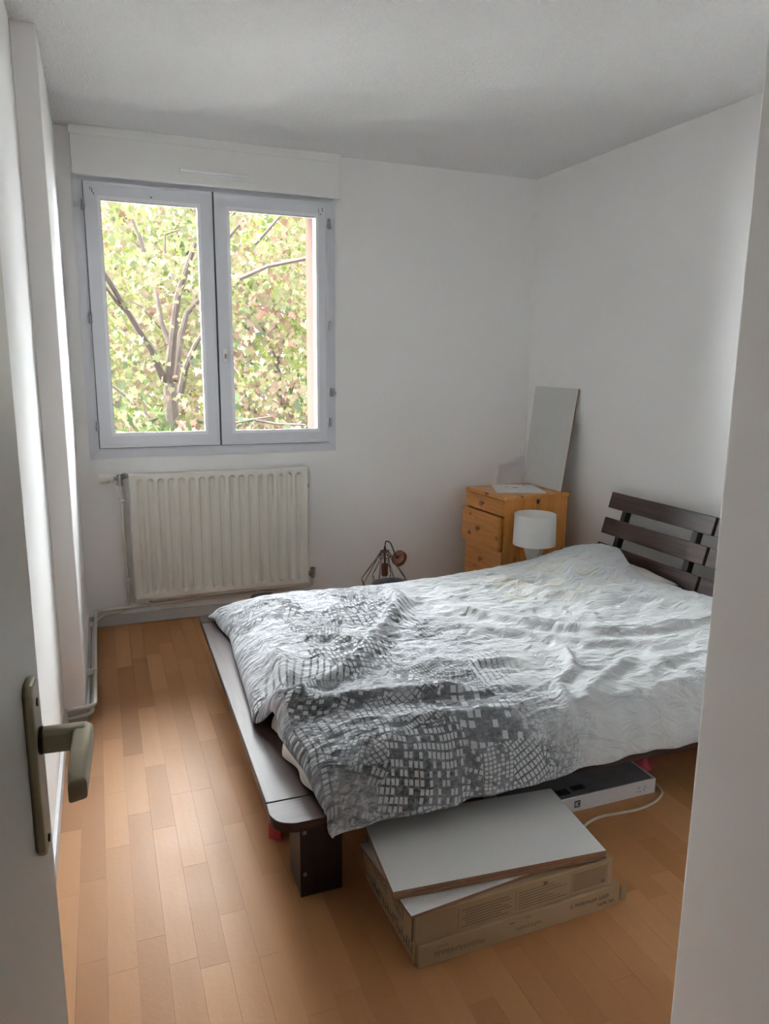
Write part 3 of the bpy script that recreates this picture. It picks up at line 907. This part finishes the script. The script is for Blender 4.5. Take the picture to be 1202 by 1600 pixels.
# small creases
cr = np.zeros(Xd.shape)
for i_ in range(NU):
    for j_ in range(NV):
        x_, y_ = Xd[i_, j_], Yd[i_, j_]
        n1 = noise.noise(Vector((x_ * 5 + 2, y_ * 9, 0.3)))
        n2 = noise.noise(Vector((x_ * 12 + n1, y_ * 22 + n1 * 1.5, 3.3)))
        n3 = noise.noise(Vector((x_ * 30, y_ * 36, 7.1)))
        cr[i_, j_] = 0.010 * n1 + 0.014 * (0.5 - abs(n2)) + 0.0030 * n3
Zd += cr * (0.30 + 0.70 * np.clip(top_mask, 0, 1)) * np.clip((Xd - xh) / .03, 0, 1) * np.clip((Yd - yh) / .03, 0.0, 1)
# vertical pleats on the hanging near side
hang = np.clip(1 - (Yd - yh) / .12, 0, 1) * np.clip((Yd - yh) / .012, 0.25, 1)
Yd = Yd - hang * (0.006 * np.sin(Xd * 34 + 2 * np.sin(Xd * 9)) + 0.004 * np.sin(Xd * 71))
# the foot hem lifts into an arch where the cloth is bunched
Zd += 0.082 * np.exp(-((Yd - 2.02) / .058) ** 2) * np.exp(-((Xd - xh) / .06) ** 2)
Zd += 0.040 * smooth(1.62, 1.76, Yd) * (1 - smooth(1.93, 2.0, Yd)) * np.exp(-((Xd - xh) / .05) ** 2)
Zd += 0.020 * np.exp(-((Yd - 3.10) / .05) ** 2) * np.exp(-((Xd - xh) / .05) ** 2)
# keep above rail where the cloth lies on it
Zd = np.where(Yd > 1.592, np.maximum(Zd, ZP + .010), Zd)
UVd = np.stack([Xd, np.cumsum(np.concatenate([np.zeros((NU, 1)), np.hypot(np.diff(Yd, axis=1), np.diff(Zd, axis=1))], 1), 1)], -1)
duv = grid_mesh('duvet', Xd, Yd, Zd, 'duvet', None, True, UVd)
sm = duv.modifiers.new('thickness', 'SOLIDIFY'); sm.thickness = 0.007; sm.offset = -1
tag(duv, 'crumpled grey and white city-print duvet spread over the bed', 'duvet')

# cream sheet hanging out under the duvet at the foot corner
ty = np.linspace(1.64, 2.09, 60); ts = np.linspace(0, 1, 24)
TY, TS = np.meshgrid(ty, ts, indexing='ij')
hx_ = np.interp(TY, hem_y, hem_x) + .006 + .007 * np.sin(TY * 42) * TS + .030 * smooth(1.98, 2.08, TY)
SX = 0.525 + (hx_ - 0.525) * np.sin(TS * math.pi / 2)
SZ = ZP + .006 + .080 * S((TY - 1.60) / .22, 1.8) * np.cos(TS * math.pi / 2) ** 0.8
SX = SX + .006 * np.sin(TY * 60 + TS * 3) * TS * (1 - TS)
tag(grid_mesh('bed_sheet', SX, TY, SZ, 'sheet'), 'edge of a cream sheet hanging out under the duvet at the foot corner', 'sheet')

# ------------------------------------------------------------------ chest of drawers
CZ = 0.695
ch = tag(empty('chest_of_drawers', (2.037, 3.452, 0), math.radians(3.0)), 'narrow knotty pine chest of drawers in the far corner', 'chest of drawers')
CW, CD = 0.400, 0.432     # along y, along x
box('top_board', 'pine_y', ch, -0.006, CD, -0.006, CW + .006, CZ - .018, CZ, .003)
box('side_panel', 'pine_z', ch, 0.012, CD * .52, 0, .016, 0.0, CZ - .0185, .001)
box('side_panel', 'pine_z', ch, CD * .52 + .001, CD - .004, 0, .016, 0.0, CZ - .0185, .001)
box('side_panel', 'pine_z', ch, 0.012, CD - .004, CW - .016, CW, 0.0, CZ - .0185, .001)
box('back_panel', 'pine_z', ch, CD - .012, CD - .005, .0165, CW - .0165, 0.02, CZ - .0185)
box('bottom_board', 'pine_y', ch, 0.02, CD - .0125, .0165, CW - .0165, 0.03, 0.045)
zt = CZ - .022
for k, (hgt, out_) in enumerate(((0.085, .002), (0.195, .026), (0.165, .0), (0.165, .0))):
    z1 = zt; z0 = zt - hgt
    dr = box('drawer', 'pine_y', ch, -0.004 - out_, 0.014 - out_, 0.003, CW - .003, z0, z1, .002)
    o = box('drawer_box', 'pine_y', dr, 0.0145 - out_, 0.38 - out_, 0.022, CW - .022, z0 + .012, z1 - .012)
    kb = B().lathe([(0.006, 0), (0.007, .008), (0.014, .014), (0.016, .020), (0.013, .026), (0.0, .028)], 20)
    kb.xform(Matrix.Translation((-0.004 - out_, CW * .5, (z0 + z1) / 2)) @ Matrix.Rotation(math.radians(-90), 4, 'Y'))
    kb.build('knob', 'pine_knob', dr, True)
    zt = z0 - .005
box('hole_plug', 'post', ch, CD * .50, CD * .54, -.001, .004, CZ - .050, CZ - .026)

# boards on the chest
pb = B()
# leaning board: bottom edge on the chest, top edge on the right wall
bl = Vector((2.438, 3.90, CZ + .001)); br_ = Vector((2.424, 3.474, CZ + .001))
tl = Vector((xr(3.975) - .004, 3.972, 1.279)); tr_ = Vector((xr(3.553) - .004, 3.553, 1.274))
nrm = (br_ - bl).cross(tl - bl).normalized()
if nrm.x > 0: nrm = -nrm
fr_ = [p + nrm * .008 for p in (bl, br_, tr_, tl)]
bk_ = [bl, br_, tr_, tl]
for f in (fr_, list(reversed(bk_))):
    pb.quad(*f)
for i in range(4):
    pb.quad(fr_[i], bk_[i], bk_[(i + 1) % 4], fr_[(i + 1) % 4])
bmesh.ops.remove_doubles(pb.bm, verts=pb.bm.verts, dist=1e-5)
lb = pb.build('leaning_board', 'mirrorboard', None)
lb.data.materials.append(MAT['mdf'])
for p in lb.data.polygons:
    if p.area < 0.02:
        p.material_index = 1
tag(lb, 'tall pale grey laminate board leaning on the wall above the pine chest', 'board')
fb = B().prism([(2.165, 3.830), (2.056, 3.578), (2.327, 3.487), (2.400, 3.745)], CZ + .0012, CZ + .0085).build('flat_board', 'white_gloss', None)
tag(fb, 'small white sheet lying flat on top of the pine chest', 'board')
B().box(2.200, 2.204, 3.685, 3.735, CZ + .0087, CZ + .0091).box(2.225, 2.262, 3.676, 3.690, CZ + .0087, CZ + .0091).prism([(2.325, 3.715), (2.345, 3.750), (2.332, 3.752)], CZ + .0087, CZ + .0091).build('grey_mark', 'greymarks', fb)['kind'] = 'stuff'  # three thin dark grey shapes laid on the sheet

# ------------------------------------------------------------------ table lamp between bed and chest
tl_ = tag(empty('table_lamp', (2.142, 3.300, 0)), 'white table lamp with drum shade and faceted base by the chest', 'lamp')
bz = B()
def facet(r, z, rot, n=6):
    return [(r * math.cos(2 * math.pi * (k + rot) / n), r * math.sin(2 * math.pi * (k + rot) / n), z) for k in range(n)]
lv_ = [facet(.060, 0, 0), facet(.055, .03, .5), facet(.034, .125, 0), facet(.055, .235, .5), facet(.030, .345, 0), facet(.058, .450, .5), facet(.026, .466, 0)]
rings = [[bz.bm.verts.new(p) for p in r] for r in lv_]
for i, (a, b) in enumerate(zip(rings, rings[1:])):
    s_ = 0 if i % 2 == 0 else 1
    for k in range(6):
        if i % 2 == 0:
            bz.bm.faces.new((a[k], a[(k + 1) % 6], b[k])); bz.bm.faces.new((a[(k + 1) % 6], b[(k + 1) % 6], b[k]))
        else:
            bz.bm.faces.new((a[k], b[(k + 1) % 6], b[k])); bz.bm.faces.new((a[k], a[(k + 1) % 6], b[(k + 1) % 6]))
bz.bm.faces.new(list(reversed(rings[0]))); bz.bm.faces.new(rings[-1])
bz.build('faceted_base', 'ceramic', tl_)
sh = B().lathe([(.112, .460), (.1135, .4595), (.1105, .626), (.109, .6265), (.1075, .621), (.110, .465), (.112, .460)], 64)
sh.build('lamp_shade', 'lampshade', tl_, True)
sp = B().tube([(0, 0, .466), (0, 0, .52)], .014, 16)
for k in range(3):
    a = 2 * math.pi * k / 3
    sp.tube([(0, 0, .485), (.1095 * math.cos(a), .1095 * math.sin(a), .485)], .002, 6)
sp.build('shade_carrier', 'ceramic', tl_)

# ------------------------------------------------------------------ cage pendant standing on the floor by the wall
pdx, pdy = 1.490, 3.84
pd = tag(empty('pendant_lamp', (pdx, pdy, 0)), 'copper wire cage pendant lamp standing on the floor behind the bed', 'lamp')
NW = 8
cage = B()
ztp, zm, zl = .345, .170, .002
rt_, rm_, rl_ = .022, .140, .085
top_ = [(rt_ * math.cos(2 * math.pi * k / NW), rt_ * math.sin(2 * math.pi * k / NW), ztp) for k in range(NW)]
mid_ = [(rm_ * math.cos(2 * math.pi * (k + .2) / NW), rm_ * math.sin(2 * math.pi * (k + .2) / NW), zm) for k in range(NW)]
pk_ = [(rm_ * .93 * math.cos(2 * math.pi * (k + .7) / NW), rm_ * .93 * math.sin(2 * math.pi * (k + .7) / NW), zm + .018) for k in range(NW)]
low_ = [(rl_ * math.cos(2 * math.pi * (k + .7) / NW), rl_ * math.sin(2 * math.pi * (k + .7) / NW), zl + .0015) for k in range(NW)]
for k in range(NW):
    cage = B() if k == 0 else cage
wr_ = 0.0017
for k in range(NW):
    B().tube([top_[k], mid_[k]], wr_, 6).build('cage_wire', 'wire', pd)
    B().tube([top_[k], ((top_[k][0] + mid_[(k + 1) % NW][0]) * .5, (top_[k][1] + mid_[(k + 1) % NW][1]) * .5, (ztp + zm) / 2), mid_[(k + 1) % NW]], wr_, 6).build('cage_wire', 'wire', pd)
    B().tube([mid_[k], low_[k]], wr_, 6).build('cage_wire', 'wire', pd)
    B().tube([mid_[(k + 1) % NW], low_[k]], wr_, 6).build('cage_wire', 'wire', pd)
B().tube(low_ + [low_[0]], wr_, 6).build('lower_ring', 'wire', pd)
B().lathe([(.020, ztp - .004), (.026, ztp - .002), (.026, ztp + .004), (.010, ztp + .006)], 20).build('cage_cap', 'copper', pd, True)
B().lathe([(.034, ztp - .034), (.0365, ztp - .034), (.0365, ztp - .031), (.034, ztp - .031), (.034, ztp - .034)], 20).build('cage_ring', 'wire', pd)
B().tube([(0, 0, .268), (0, 0, ztp + .022)], .0055, 10).build('stem', 'wire', pd)
B().tube([(0, 0, ztp + .004), (0, 0, ztp + .030)], .007, 12, radii=[.0085, .005]).build('cable_grip', 'flex', pd)
B().lathe([(.0, .272), (.018, .270), (.0195, .262), (.0195, .205), (.018, .200), (0, .200)], 24).build('socket', 'copper', pd, True)
B().lathe([(0.0, .204), (.014, .203), (.016, .190), (.024, .165), (.030, .140), (.028, .118), (.018, .100), (0, .094)], 24).build('light_bulb', 'bulb', pd, True)
# ceiling rose hanging on the flex beside the cage
rc = Vector((.074, -.035, .306))
ax = Vector((-.78, -.34, .54)).normalized()
q = ax.to_track_quat('Z', 'Y').to_matrix().to_4x4()
rs = B().lathe([(0, .016), (.042, .014), (.046, .010), (.046, -.014), (.044, -.016), (0, -.016)], 40)
rs.xform(Matrix.Translation(rc) @ q).build('ceiling_rose', 'copper', pd, True)
hub = rc + ax * .016
B().tube([hub, hub + ax * .006], .009, 12).build('flex_bush', 'flex', pd)
B().tube(arc_path([(0, 0, ztp + .026), (.004, 0, ztp + .062), (.03, -.01, ztp + .052), tuple(hub + ax * .014), tuple(hub)], .03), .0034, 8).build('flex', 'flex', pd)

# soft bags on the floor behind the bed
def soft_bag(name, x0, x1, y0, y1, h, mat, label, cat, strap=False):
    n, m_ = 26, 18
    root = tag(empty(name, ((x0 + x1) / 2, (y0 + y1) / 2, 0)), label, cat)
    u = np.linspace(0, 2 * np.pi, n, endpoint=False); w = np.linspace(0, 1, m_)
    co = []; fc = []
    for k, t_ in enumerate(w):
        zz = h * (1 - (1 - t_) ** 1.0) if t_ < 1 else h
        sq = (1 - t_ ** 5) ** (1 / 3.0) if t_ < 1 else 0.001
        for a in u:
            ca, sa = math.cos(a), math.sin(a)
            e = (abs(ca) ** 4 + abs(sa) ** 4) ** -.25
            bump_ = 1 + .05 * noise.noise(Vector((ca * 2, sa * 2, t_ * 3 + x0)))
            co.append(((x1 - x0) / 2 * ca * e * sq * bump_, (y1 - y0) / 2 * sa * e * sq * bump_, max(0, zz)))
    for k in range(m_ - 1):
        for a in range(n):
            fc.append((k * n + a, k * n + (a + 1) % n, (k + 1) * n + (a + 1) % n, (k + 1) * n + a))
    fc.append(tuple(range(n))[::-1]); fc.append(tuple(range((m_ - 1) * n, m_ * n)))
    me = bpy.data.meshes.new('bag_body'); me.from_pydata(co, [], fc)
    me.polygons.foreach_set('use_smooth', np.ones(len(fc), dtype=bool))
    link('bag_body', me, mat, root)
    hw = (x1 - x0) / 2
    if strap:
        B().tube(arc_path([(-hw * .55, 0, h - .004), (-hw * .5, .0, h + .018), (hw * .5, 0, h + .018), (hw * .55, 0, h - .004)], .03), .006, 8).build('carry_strap', 'black', root, True)
    return root
soft_bag('travel_bag', 1.235, 1.470, 3.32, 3.50, .318, 'greybag', 'charcoal soft bag behind the bed in front of the cage lamp', 'bag')
soft_bag('small_bag', 0.63, 0.80, 3.42, 3.60, .272, 'black', 'black bag just showing over the bed below the radiator', 'bag')

# ------------------------------------------------------------------ cartons and laminate boards by the bed
def ink_lines(b, o_, ux, uz, rows, y_off):
    """little bars laid on a face: o_ origin, ux/uz unit directions, rows (x, z, w, h)"""
    nrm_ = Vector(ux).cross(Vector(uz)).normalized()
    for (px, pz, w, h) in rows:
        p = Vector(o_) + Vector(ux) * px + Vector(uz) * pz + nrm_ * y_off
        b.quad(p, p + Vector(ux) * w, p + Vector(ux) * w + Vector(uz) * h, p + Vector(uz) * h)
def letters(x, z, n, w, h, seed, gap=.35, thick=.22):
    """strokes of block letters too worn to read"""
    r_ = random.Random(seed)
    rows = []
    for k in range(n):
        if r_.random() < .12:
            x += w * .8; continue
        t_ = w * thick
        rows.append((x, z + h * r_.choice((0, 0, .12)), t_, h * r_.choice((1, .85))))
        rows.append((x + w - t_, z + h * r_.choice((0, .3)), t_, h * r_.choice((.5, .7))))
        rows.append((x, z + h * r_.choice((.3, .45, .78)), w, t_ * .8))
        x += w * (1 + gap)
    return rows
def carton(loc, rz, lx, ly, h, label, front, side, flap):
    c = tag(empty('carton', loc, rz), label, 'carton', 'cardboard cartons beside the bed')
    b = B()
    b.box(0.004, lx - .004, 0, ly, 0, h, .003)
    body = b.build('carton_body', 'card', c)
    B().box(-0.001, 0.0035, 0.012, ly - .006, .002, h - .002, .001).build('end_flap', 'card', c)
    B().box(lx - .0035, lx + .001, 0.006, ly - .006, .002, h - .004, .001).build('end_flap', 'card', c)
    if flap:
        B().prism([(lx + .001, .0), (lx + .016, -.004), (lx + .017, -.001), (lx + .002, .004)], .012, h - .006).build('torn_flap', 'card', c)
    b = B(); ink_lines(b, (0, 0, 0), (1, 0, 0), (0, 0, 1), front, .0006)
    tag(b.build('front_print', 'brownink', c), kind='stuff')
    b = B(); ink_lines(b, (-.001, 0, 0), (0, -1, 0), (0, 0, 1), side, .0006)
    tag(b.build('end_print', 'ink', c), kind='stuff')
    return c
front_low = letters(.045, .018, 12, .0085, .016, 3) + letters(.27, .020, 7, .008, .012, 5) + letters(.43, .034, 16, .0065, .011, 9, .2, .4) + letters(.515, .016, 7, .0065, .009, 11, .2, .4) + [(.05, .046, .03, .0015), (.25, .045, .012, .003), (.29, .050, .02, .002)]
side_low = [(-(x_ + w_), z_, w_, h_) for (x_, z_, w_, h_) in letters(.025, .016, 9, .022, .034, 21) + letters(.24, .016, 4, .02, .02, 22)]
carton((0.615, 1.352, 0), math.radians(1.0), 0.588, 0.345, 0.062, 'lower flattened brown cardboard carton resting on the floor by the bed', front_low, side_low, True)
rows = [(.115, .006, .0012, .062), (.275, .012, .0012, .056), (.345, .006, .0012, .030)]
for k in range(7):
    rows.append((.125 + (.01 if k % 3 else 0), .012 + k * .0075, .13 - .03 * (k % 3 == 1), .0022))
for k in range(7):
    rows.append((.283, .012 + k * .0075, .145 - .02 * (k % 4), .002))
for k in range(9):
    rows.append((.445, .014 + k * .0058, .105, .0026))
rows += [(.355, .060, .012, .009), (.536, .014, .010, .010), (.44, .008, .0012, .062), (.552, .010, .0012, .06)]
side_up = [(-(x_ + w_), z_, w_, h_) for (x_, z_, w_, h_) in letters(.03, .020, 11, .018, .036, 31)]
carton((0.607, 1.356, 0.0625), math.radians(1.4), 0.572, 0.335, 0.078, 'upper brown cardboard carton with printed label under the white boards', rows, side_up, False)
def laminate(pts, z0, z1, label):
    me_ = B().prism(pts, z0, z1, .0006, 1)
    o = me_.build('laminate_board', 'mdf', None)
    o.data.materials.append(MAT['white_gloss'])
    for p in o.data.polygons:
        if p.normal.z > .9 and p.area > .01:
            p.material_index = 1
    return tag(o, label, 'board', 'laminate boards stacked on the cartons')
laminate([(.598, 1.352), (1.150, 1.402), (1.122, 1.690), (.572, 1.640)], .1415, .1495, 'lowest white laminate board askew on the cartons')
zs0 = .150
base_q = [(.574, 1.407), (1.143, 1.358), (1.170, 1.650), (.600, 1.699)]
laminate([(x_ + .005, y_ + .005) for x_, y_ in base_q], zs0, zs0 + .0076, 'brown-edged board just above the askew one on the cartons')
laminate([(x_ + .002, y_ + .003) for x_, y_ in base_q], zs0 + .0098, zs0 + .0174, 'second board from the top of the white stack by the bed')
laminate(base_q, zs0 + .0196, zs0 + .028, 'topmost white laminate board of the stack beside the bed')

# white product box, cable and red things under the bed
wb = tag(empty('product_box', (1.10, 1.752, 0), math.radians(0.0)), 'long flat white printed box lying under the bed', 'box')
box('box_base', 'whitebox', wb, 0, .556, 0, .28, 0, .052, .001)
box('box_lid_print', 'greyprint', wb, .004, .545, .003, .278, .0522, .0528)
b = B(); ink_lines(b, (0, 0, 0), (1, 0, 0), (0, 0, 1), [(.235, .014, .022, .024)], .0006); lg = b.build('black_emblem', 'ink', wb)
b = B(); ink_lines(b, (0, 0, 0), (1, 0, 0), (0, 0, 1), [(.239, .018, .003, .016), (.244, .018, .003, .016), (.239, .025, .008, .002), (.249, .018, .004, .004), (.249, .030, .004, .004)], .0010); b.build('emblem_mark', 'whitebox', wb)
b = B(); ink_lines(b, (0, 0, 0), (1, 0, 0), (0, 0, 1), [(.478, .016, .020, .0016), (.482, .028, .012, .002), (.482, .033, .012, .0012), (.508, .016, .004, .006), (.504, .026, .016, .0016), (.506, .032, .012, .0014)], .0006); b.build('side_print', 'greymarks', wb)
b = B(); b.box(.19, .235, .02, .05, .0529, .0531).box(.25, .30, .03, .055, .0529, .0531).build('lid_panel', 'ink', wb)
cab = B().tube(arc_path([(1.20, 1.60, .006), (1.337, 1.685, .005), (1.397, 1.697, .005), (1.455, 1.691, .005), (1.539, 1.684, .005), (1.622, 1.702, .005), (1.676, 1.735, .005), (1.690, 1.78, .005), (1.66, 1.90, .005)], .05), .004, 8).build('cable', 'cord', None, True)
tag(cab, 'off-white power cable curling on the floor beside the white box', 'cable')
def cloth_heap(name, cx, cy, rx, ry, h, mat, label, cat, seed):
    n = 40
    u = np.linspace(-1, 1, n)
    U, V = np.meshgrid(u, u, indexing='ij')
    r_ = np.sqrt(U ** 2 + V ** 2)
    k_ = np.where(r_ > 1e-6, np.maximum(np.abs(U), np.abs(V)) / np.maximum(r_, 1e-6), 1)
    Uc, Vc = U * k_, V * k_
    rr = np.clip(np.sqrt(Uc ** 2 + Vc ** 2), 0, 1)
    nz = np.array([[noise.noise(Vector((a * 2.2 + seed, b_2 * 2.2, 0))) for b_2 in u] for a in u])
    Zc = .004 + h * (1 - rr ** 2.5) * (0.8 + .45 * nz)
    return tag(grid_mesh(name, cx + Uc * rx, cy + Vc * ry, Zc, mat), label, cat)
hz = cloth_heap('red_cloth', 0.715, 2.07, .24, .16, .21, 'redcloth', 'dark red fabric bundle under the bed behind the near leg', 'cloth', 3)
tag(cloth_heap('red_cloth', 1.72, 1.93, .06, .07, .06, 'redcloth', 'small red fabric scrap at the end of the white box', 'cloth', 8), None)
tag(B().prism([(.395, 1.955), (.425, 1.93), (.44, 2.02), (.41, 2.04)], 0, .05, .004).build('paper_packet', 'redcloth', None), 'small red packet under the foot rail of the bed', 'packet')

# ------------------------------------------------------------------ outdoors
tag(B().box(-1.5, 3.2, 4.361, 4.72, 0.80, 0.92, .01).build('added_bounce_ledge', 'ceiling'), kind='structure')  # pale ledge added out of view to bounce daylight up to the ceiling
tag(B().box(-30, 40, 4.36, 60, -4.6, -4.5).build('ground', 'grass'), kind='structure')
CAMV = Vector((0, 0, CAM_H))
def px(u, v, Y_):
    d = rt2 * ((u - 601) / F_PX) - up2 * ((v - 800) / F_PX) + fwd
    return CAMV + d * (Y_ / d.y)
def za(x_, y_, Y_):      # crop coordinates measured on the left pane
    return px(150 + x_ / 3.81, 280 + y_ / 3.81, Y_)
def zb_(x_, y_, Y_):     # right pane
    return px(320 + x_ / 3.81, 290 + y_ / 3.81, Y_)
maple = tag(empty('maple_tree', tuple(Vector((za(440, 1215, 9.5).x, 9.5, -4.5)))), 'autumn maple tree with forking trunk filling the window view', 'tree')
def limb(name, pts, r0, r1, root):
    n = len(pts)
    radii = [r0 + (r1 - r0) * k / (n - 1) for k in range(n)]
    o = B().tube(pts, 0, 8, True, radii).build(name, 'bark', None, True)
    child(o, root)
base_pt = za(440, 1215, 9.5)
limb('trunk', [(base_pt.x + .15, 9.6, -4.5), (base_pt.x + .08, 9.55, -2.0), (base_pt.x + .02, 9.5, -.3), tuple(base_pt)], .17, .085, maple)
L = [([za(432, 1215, 9.5), za(455, 960, 9.45), za(485, 700, 9.4), za(540, 530, 9.4), za(590, 380, 9.4)], .060, .028),
     ([za(410, 1215, 9.5), za(330, 1020, 9.35), za(200, 810, 9.1), za(60, 575, 8.9), za(-60, 440, 8.8)], .046, .026),
     ([za(440, 980, 9.45), za(390, 860, 9.5), za(360, 680, 9.6), za(340, 560, 9.7)], .036, .016),
     ([za(465, 1200, 9.6), za(500, 950, 9.8), za(540, 800, 9.9), za(640, 690, 10.0)], .050, .026),
     ([za(505, 1270, 9.3), za(530, 1130, 9.2), za(590, 990, 9.1), za(650, 890, 9.1)], .048, .022),
     ([za(200, 810, 9.1), za(120, 730, 9.0), za(40, 620, 8.9)], .024, .014),
     ([za(490, 690, 9.4), za(450, 560, 9.5)], .022, .010),
     ([za(490, 690, 9.4), za(555, 640, 9.4)], .018, .008),
     ([za(385, 890, 9.5), za(270, 760, 9.4), za(200, 720, 9.4)], .010, .005),
     ([za(285, 430, 8.8), za(255, 330, 8.8), za(215, 240, 8.8)], .030, .022),
     ([za(285, 430, 8.8), za(215, 360, 8.8)], .012, .006),
     ([za(410, 440, 9.0), za(410, 330, 9.0), za(500, 300, 9.0)], .016, .006),
     ([za(240, 1340, 8.6), za(170, 1285, 8.6), za(100, 1230, 8.6)], .022, .016),
     ([za(360, 1465, 8.6), za(295, 1390, 8.6), za(280, 1320, 8.6)], .022, .010),
     ([za(650, 1200, 8.8), za(570, 1100, 8.8), za(510, 1010, 8.8)], .014, .006),
     ([za(530, 1130, 9.2), za(490, 1095, 9.2)], .018, .010),
     ([zb_(205, 555, 8.2), zb_(375, 480, 8.2), zb_(600, 435, 8.2), zb_(760, 390, 8.2)], .022, .018),
     ([zb_(440, 475, 8.2), zb_(460, 410, 8.2)], .008, .004),
     ([zb_(120, 230, 9.0), zb_(185, 150, 9.0)], .022, .016),
     ([zb_(300, 350, 8.8), zb_(380, 260, 8.8), zb_(450, 180, 8.8)], .020, .014),
     ([zb_(140, 310, 9.0), zb_(230, 205, 9.0)], .022, .014),
     ([zb_(170, 1415, 8.4), zb_(300, 1390, 8.4), zb_(400, 1375, 8.4)], .016, .008),
     ([zb_(300, 1395, 8.4), zb_(430, 1420, 8.4), zb_(600, 1425, 8.4)], .018, .012)]
for pts, r0, r1 in L:
    limb('branch', pts, r0, r1, maple)

LEAF = np.array([(0, -.5), (.10, -.22), (.42, -.30), (.30, -.05), (.50, .12), (.26, .16), (.16, .26), (0, .55), (-.16, .26), (-.26, .16), (-.50, .12), (-.30, -.05), (-.42, -.30), (-.10, -.22)])
LONG = np.array([(0, -.6), (.10, -.25), (.12, .1), (0, .7), (-.12, .1), (-.10, -.25)])
OVAL = np.array([(0, -.5), (.26, -.2), (.28, .15), (0, .55), (-.28, .15), (-.26, -.2)])
def foliage(name, centres, sizes, tones, shape, mat, root, droop=.5):
    n = len(centres); k = len(shape)
    # leaf normal: mostly facing outwards / up, random
    nrm_ = rng.normal(size=(n, 3)); nrm_[:, 2] = np.abs(nrm_[:, 2]) * .8 + .1; nrm_[:, 1] -= .5
    nrm_ /= np.linalg.norm(nrm_, axis=1)[:, None]
    tip = rng.normal(size=(n, 3)) * .6; tip[:, 2] -= droop * 2
    tip -= nrm_ * (tip * nrm_).sum(1)[:, None]
    tip /= np.linalg.norm(tip, axis=1)[:, None]
    side = np.cross(tip, nrm_)
    co = centres[:, None, :] + sizes[:, None, None] * (shape[None, :, :1] * side[:, None, :] + shape[None, :, 1:] * tip[:, None, :])
    fold = np.abs(shape[:, 0])[None, :, None] * sizes[:, None, None] * rng.uniform(-.1, .5, n)[:, None, None] * nrm_[:, None, :]
    co = (co + fold).reshape(-1, 3)
    me = bpy.data.meshes.new(name)
    me.vertices.add(n * k); me.vertices.foreach_set('co', co.astype(np.float32).reshape(-1))
    me.loops.add(n * k); me.loops.foreach_set('vertex_index', np.arange(n * k, dtype=np.int32))
    me.polygons.add(n)
    me.polygons.foreach_set('loop_start', np.arange(0, n * k, k, dtype=np.int32))
    me.update(calc_edges=True)
    at = me.attributes.new('tone', 'FLOAT', 'POINT')
    at.data.foreach_set('value', np.repeat(tones, k).astype(np.float32))
    me.validate()
    o = link(name, me, mat, None)
    if root is not None:
        child(o, root)
    return tag(o, kind='stuff')
def clumps(n_cl, per, lo, hi, r):
    c = rng.uniform(lo, hi, (n_cl, 3))
    p = np.repeat(c, per, 0) + rng.normal(size=(n_cl * per, 3)) * r
    return c, p
def wedge(p, k0=-.10, k1=.40):
    """spread x with distance so that the crown is about as wide as the window shows"""
    q = p.copy()
    q[:, 0] = (k0 + (k1 - k0) * p[:, 0]) * p[:, 1]
    return q
c, p = clumps(560, 34, (0, 8.0, -1.6), (1, 12.0, 4.2), (.0, .24, .24))
c[:, 1] = 8.0 + 4.0 * ((c[:, 1] - 8.0) / 4.0) ** 0.55
p[:, 1] = np.repeat(c[:, 1], 34) + rng.normal(size=len(p)) * .24
p = wedge(p); p[:, 0] += rng.normal(size=len(p)) * .26
tone_c = np.clip(rng.normal(.66, .25, len(c)), 0, 1)
tones = np.clip(np.repeat(tone_c, 34) + rng.normal(0, .13, len(p)), 0, 1)
foliage('foliage', p, rng.uniform(.065, .125, len(p)), tones, LEAF, 'leaf_maple', maple)
lime = tag(empty('lime_tree', (3.0, 13.2, -4.5)), 'bright lime-green tree beyond the maple branches', 'tree')
limb('trunk', [(3.0, 13.2, -4.5), (3.1, 13.2, -1.0), (3.0, 13.3, 2.5)], .16, .05, lime)
for k in range(6):
    limb('branch', [(3.05, 13.2, -1.0 + k * .5), (3.0 + rng.uniform(-1.6, 1.6), 13.2 + rng.uniform(-.5, .5), .4 + k * .6)], .05, .015, lime)
c, p = clumps(340, 36, (-.06, 12.3, -2.5), (.42, 14.2, 5.2), (.0, .3, .3))
p[:, 0] = p[:, 0] * p[:, 1] + rng.normal(size=len(p)) * .3
foliage('foliage', p, rng.uniform(.09, .17, len(p)), np.clip(np.repeat(rng.uniform(.1, .9, len(c)), 36) + rng.normal(0, .15, len(p)), 0, 1), OVAL, 'leaf_lime', lime)
shrub = tag(empty('shrub', (0.35, 7.4, -4.5)), 'dark green long-leaved shrub at the lower left of the window', 'shrub')
limb('trunk', [(0.35, 7.4, -4.5), (0.3, 7.4, -1.5), (0.35, 7.4, .5)], .06, .02, shrub)
c, p = clumps(40, 40, (-.2, 7.1, -1.6), (.75, 7.9, .78), (.14, .14, .12))
foliage('foliage', p, rng.uniform(.10, .17, len(p)), rng.uniform(0, 1, len(p)), LONG, 'leaf_green', shrub, .1)
hedge = tag(empty('hedge_tree', (2.0, 17.5, -4.5)), 'yellow-green trees standing far behind the maple', 'tree')
limb('trunk', [(2.0, 17.5, -4.5), (2.0, 17.5, 4.0)], .22, .08, hedge)
c, p = clumps(420, 26, (-.12, 16.5, -3.0), (.48, 18.5, 7.0), (.0, .4, .4))
p[:, 0] = p[:, 0] * p[:, 1] + rng.normal(size=len(p)) * .45
foliage('foliage', p, rng.uniform(.20, .32, len(p)), np.clip(np.repeat(rng.uniform(0, 1, len(c)), 26) + rng.normal(0, .15, len(p)), 0, 1), OVAL, 'leaf_lime', hedge)
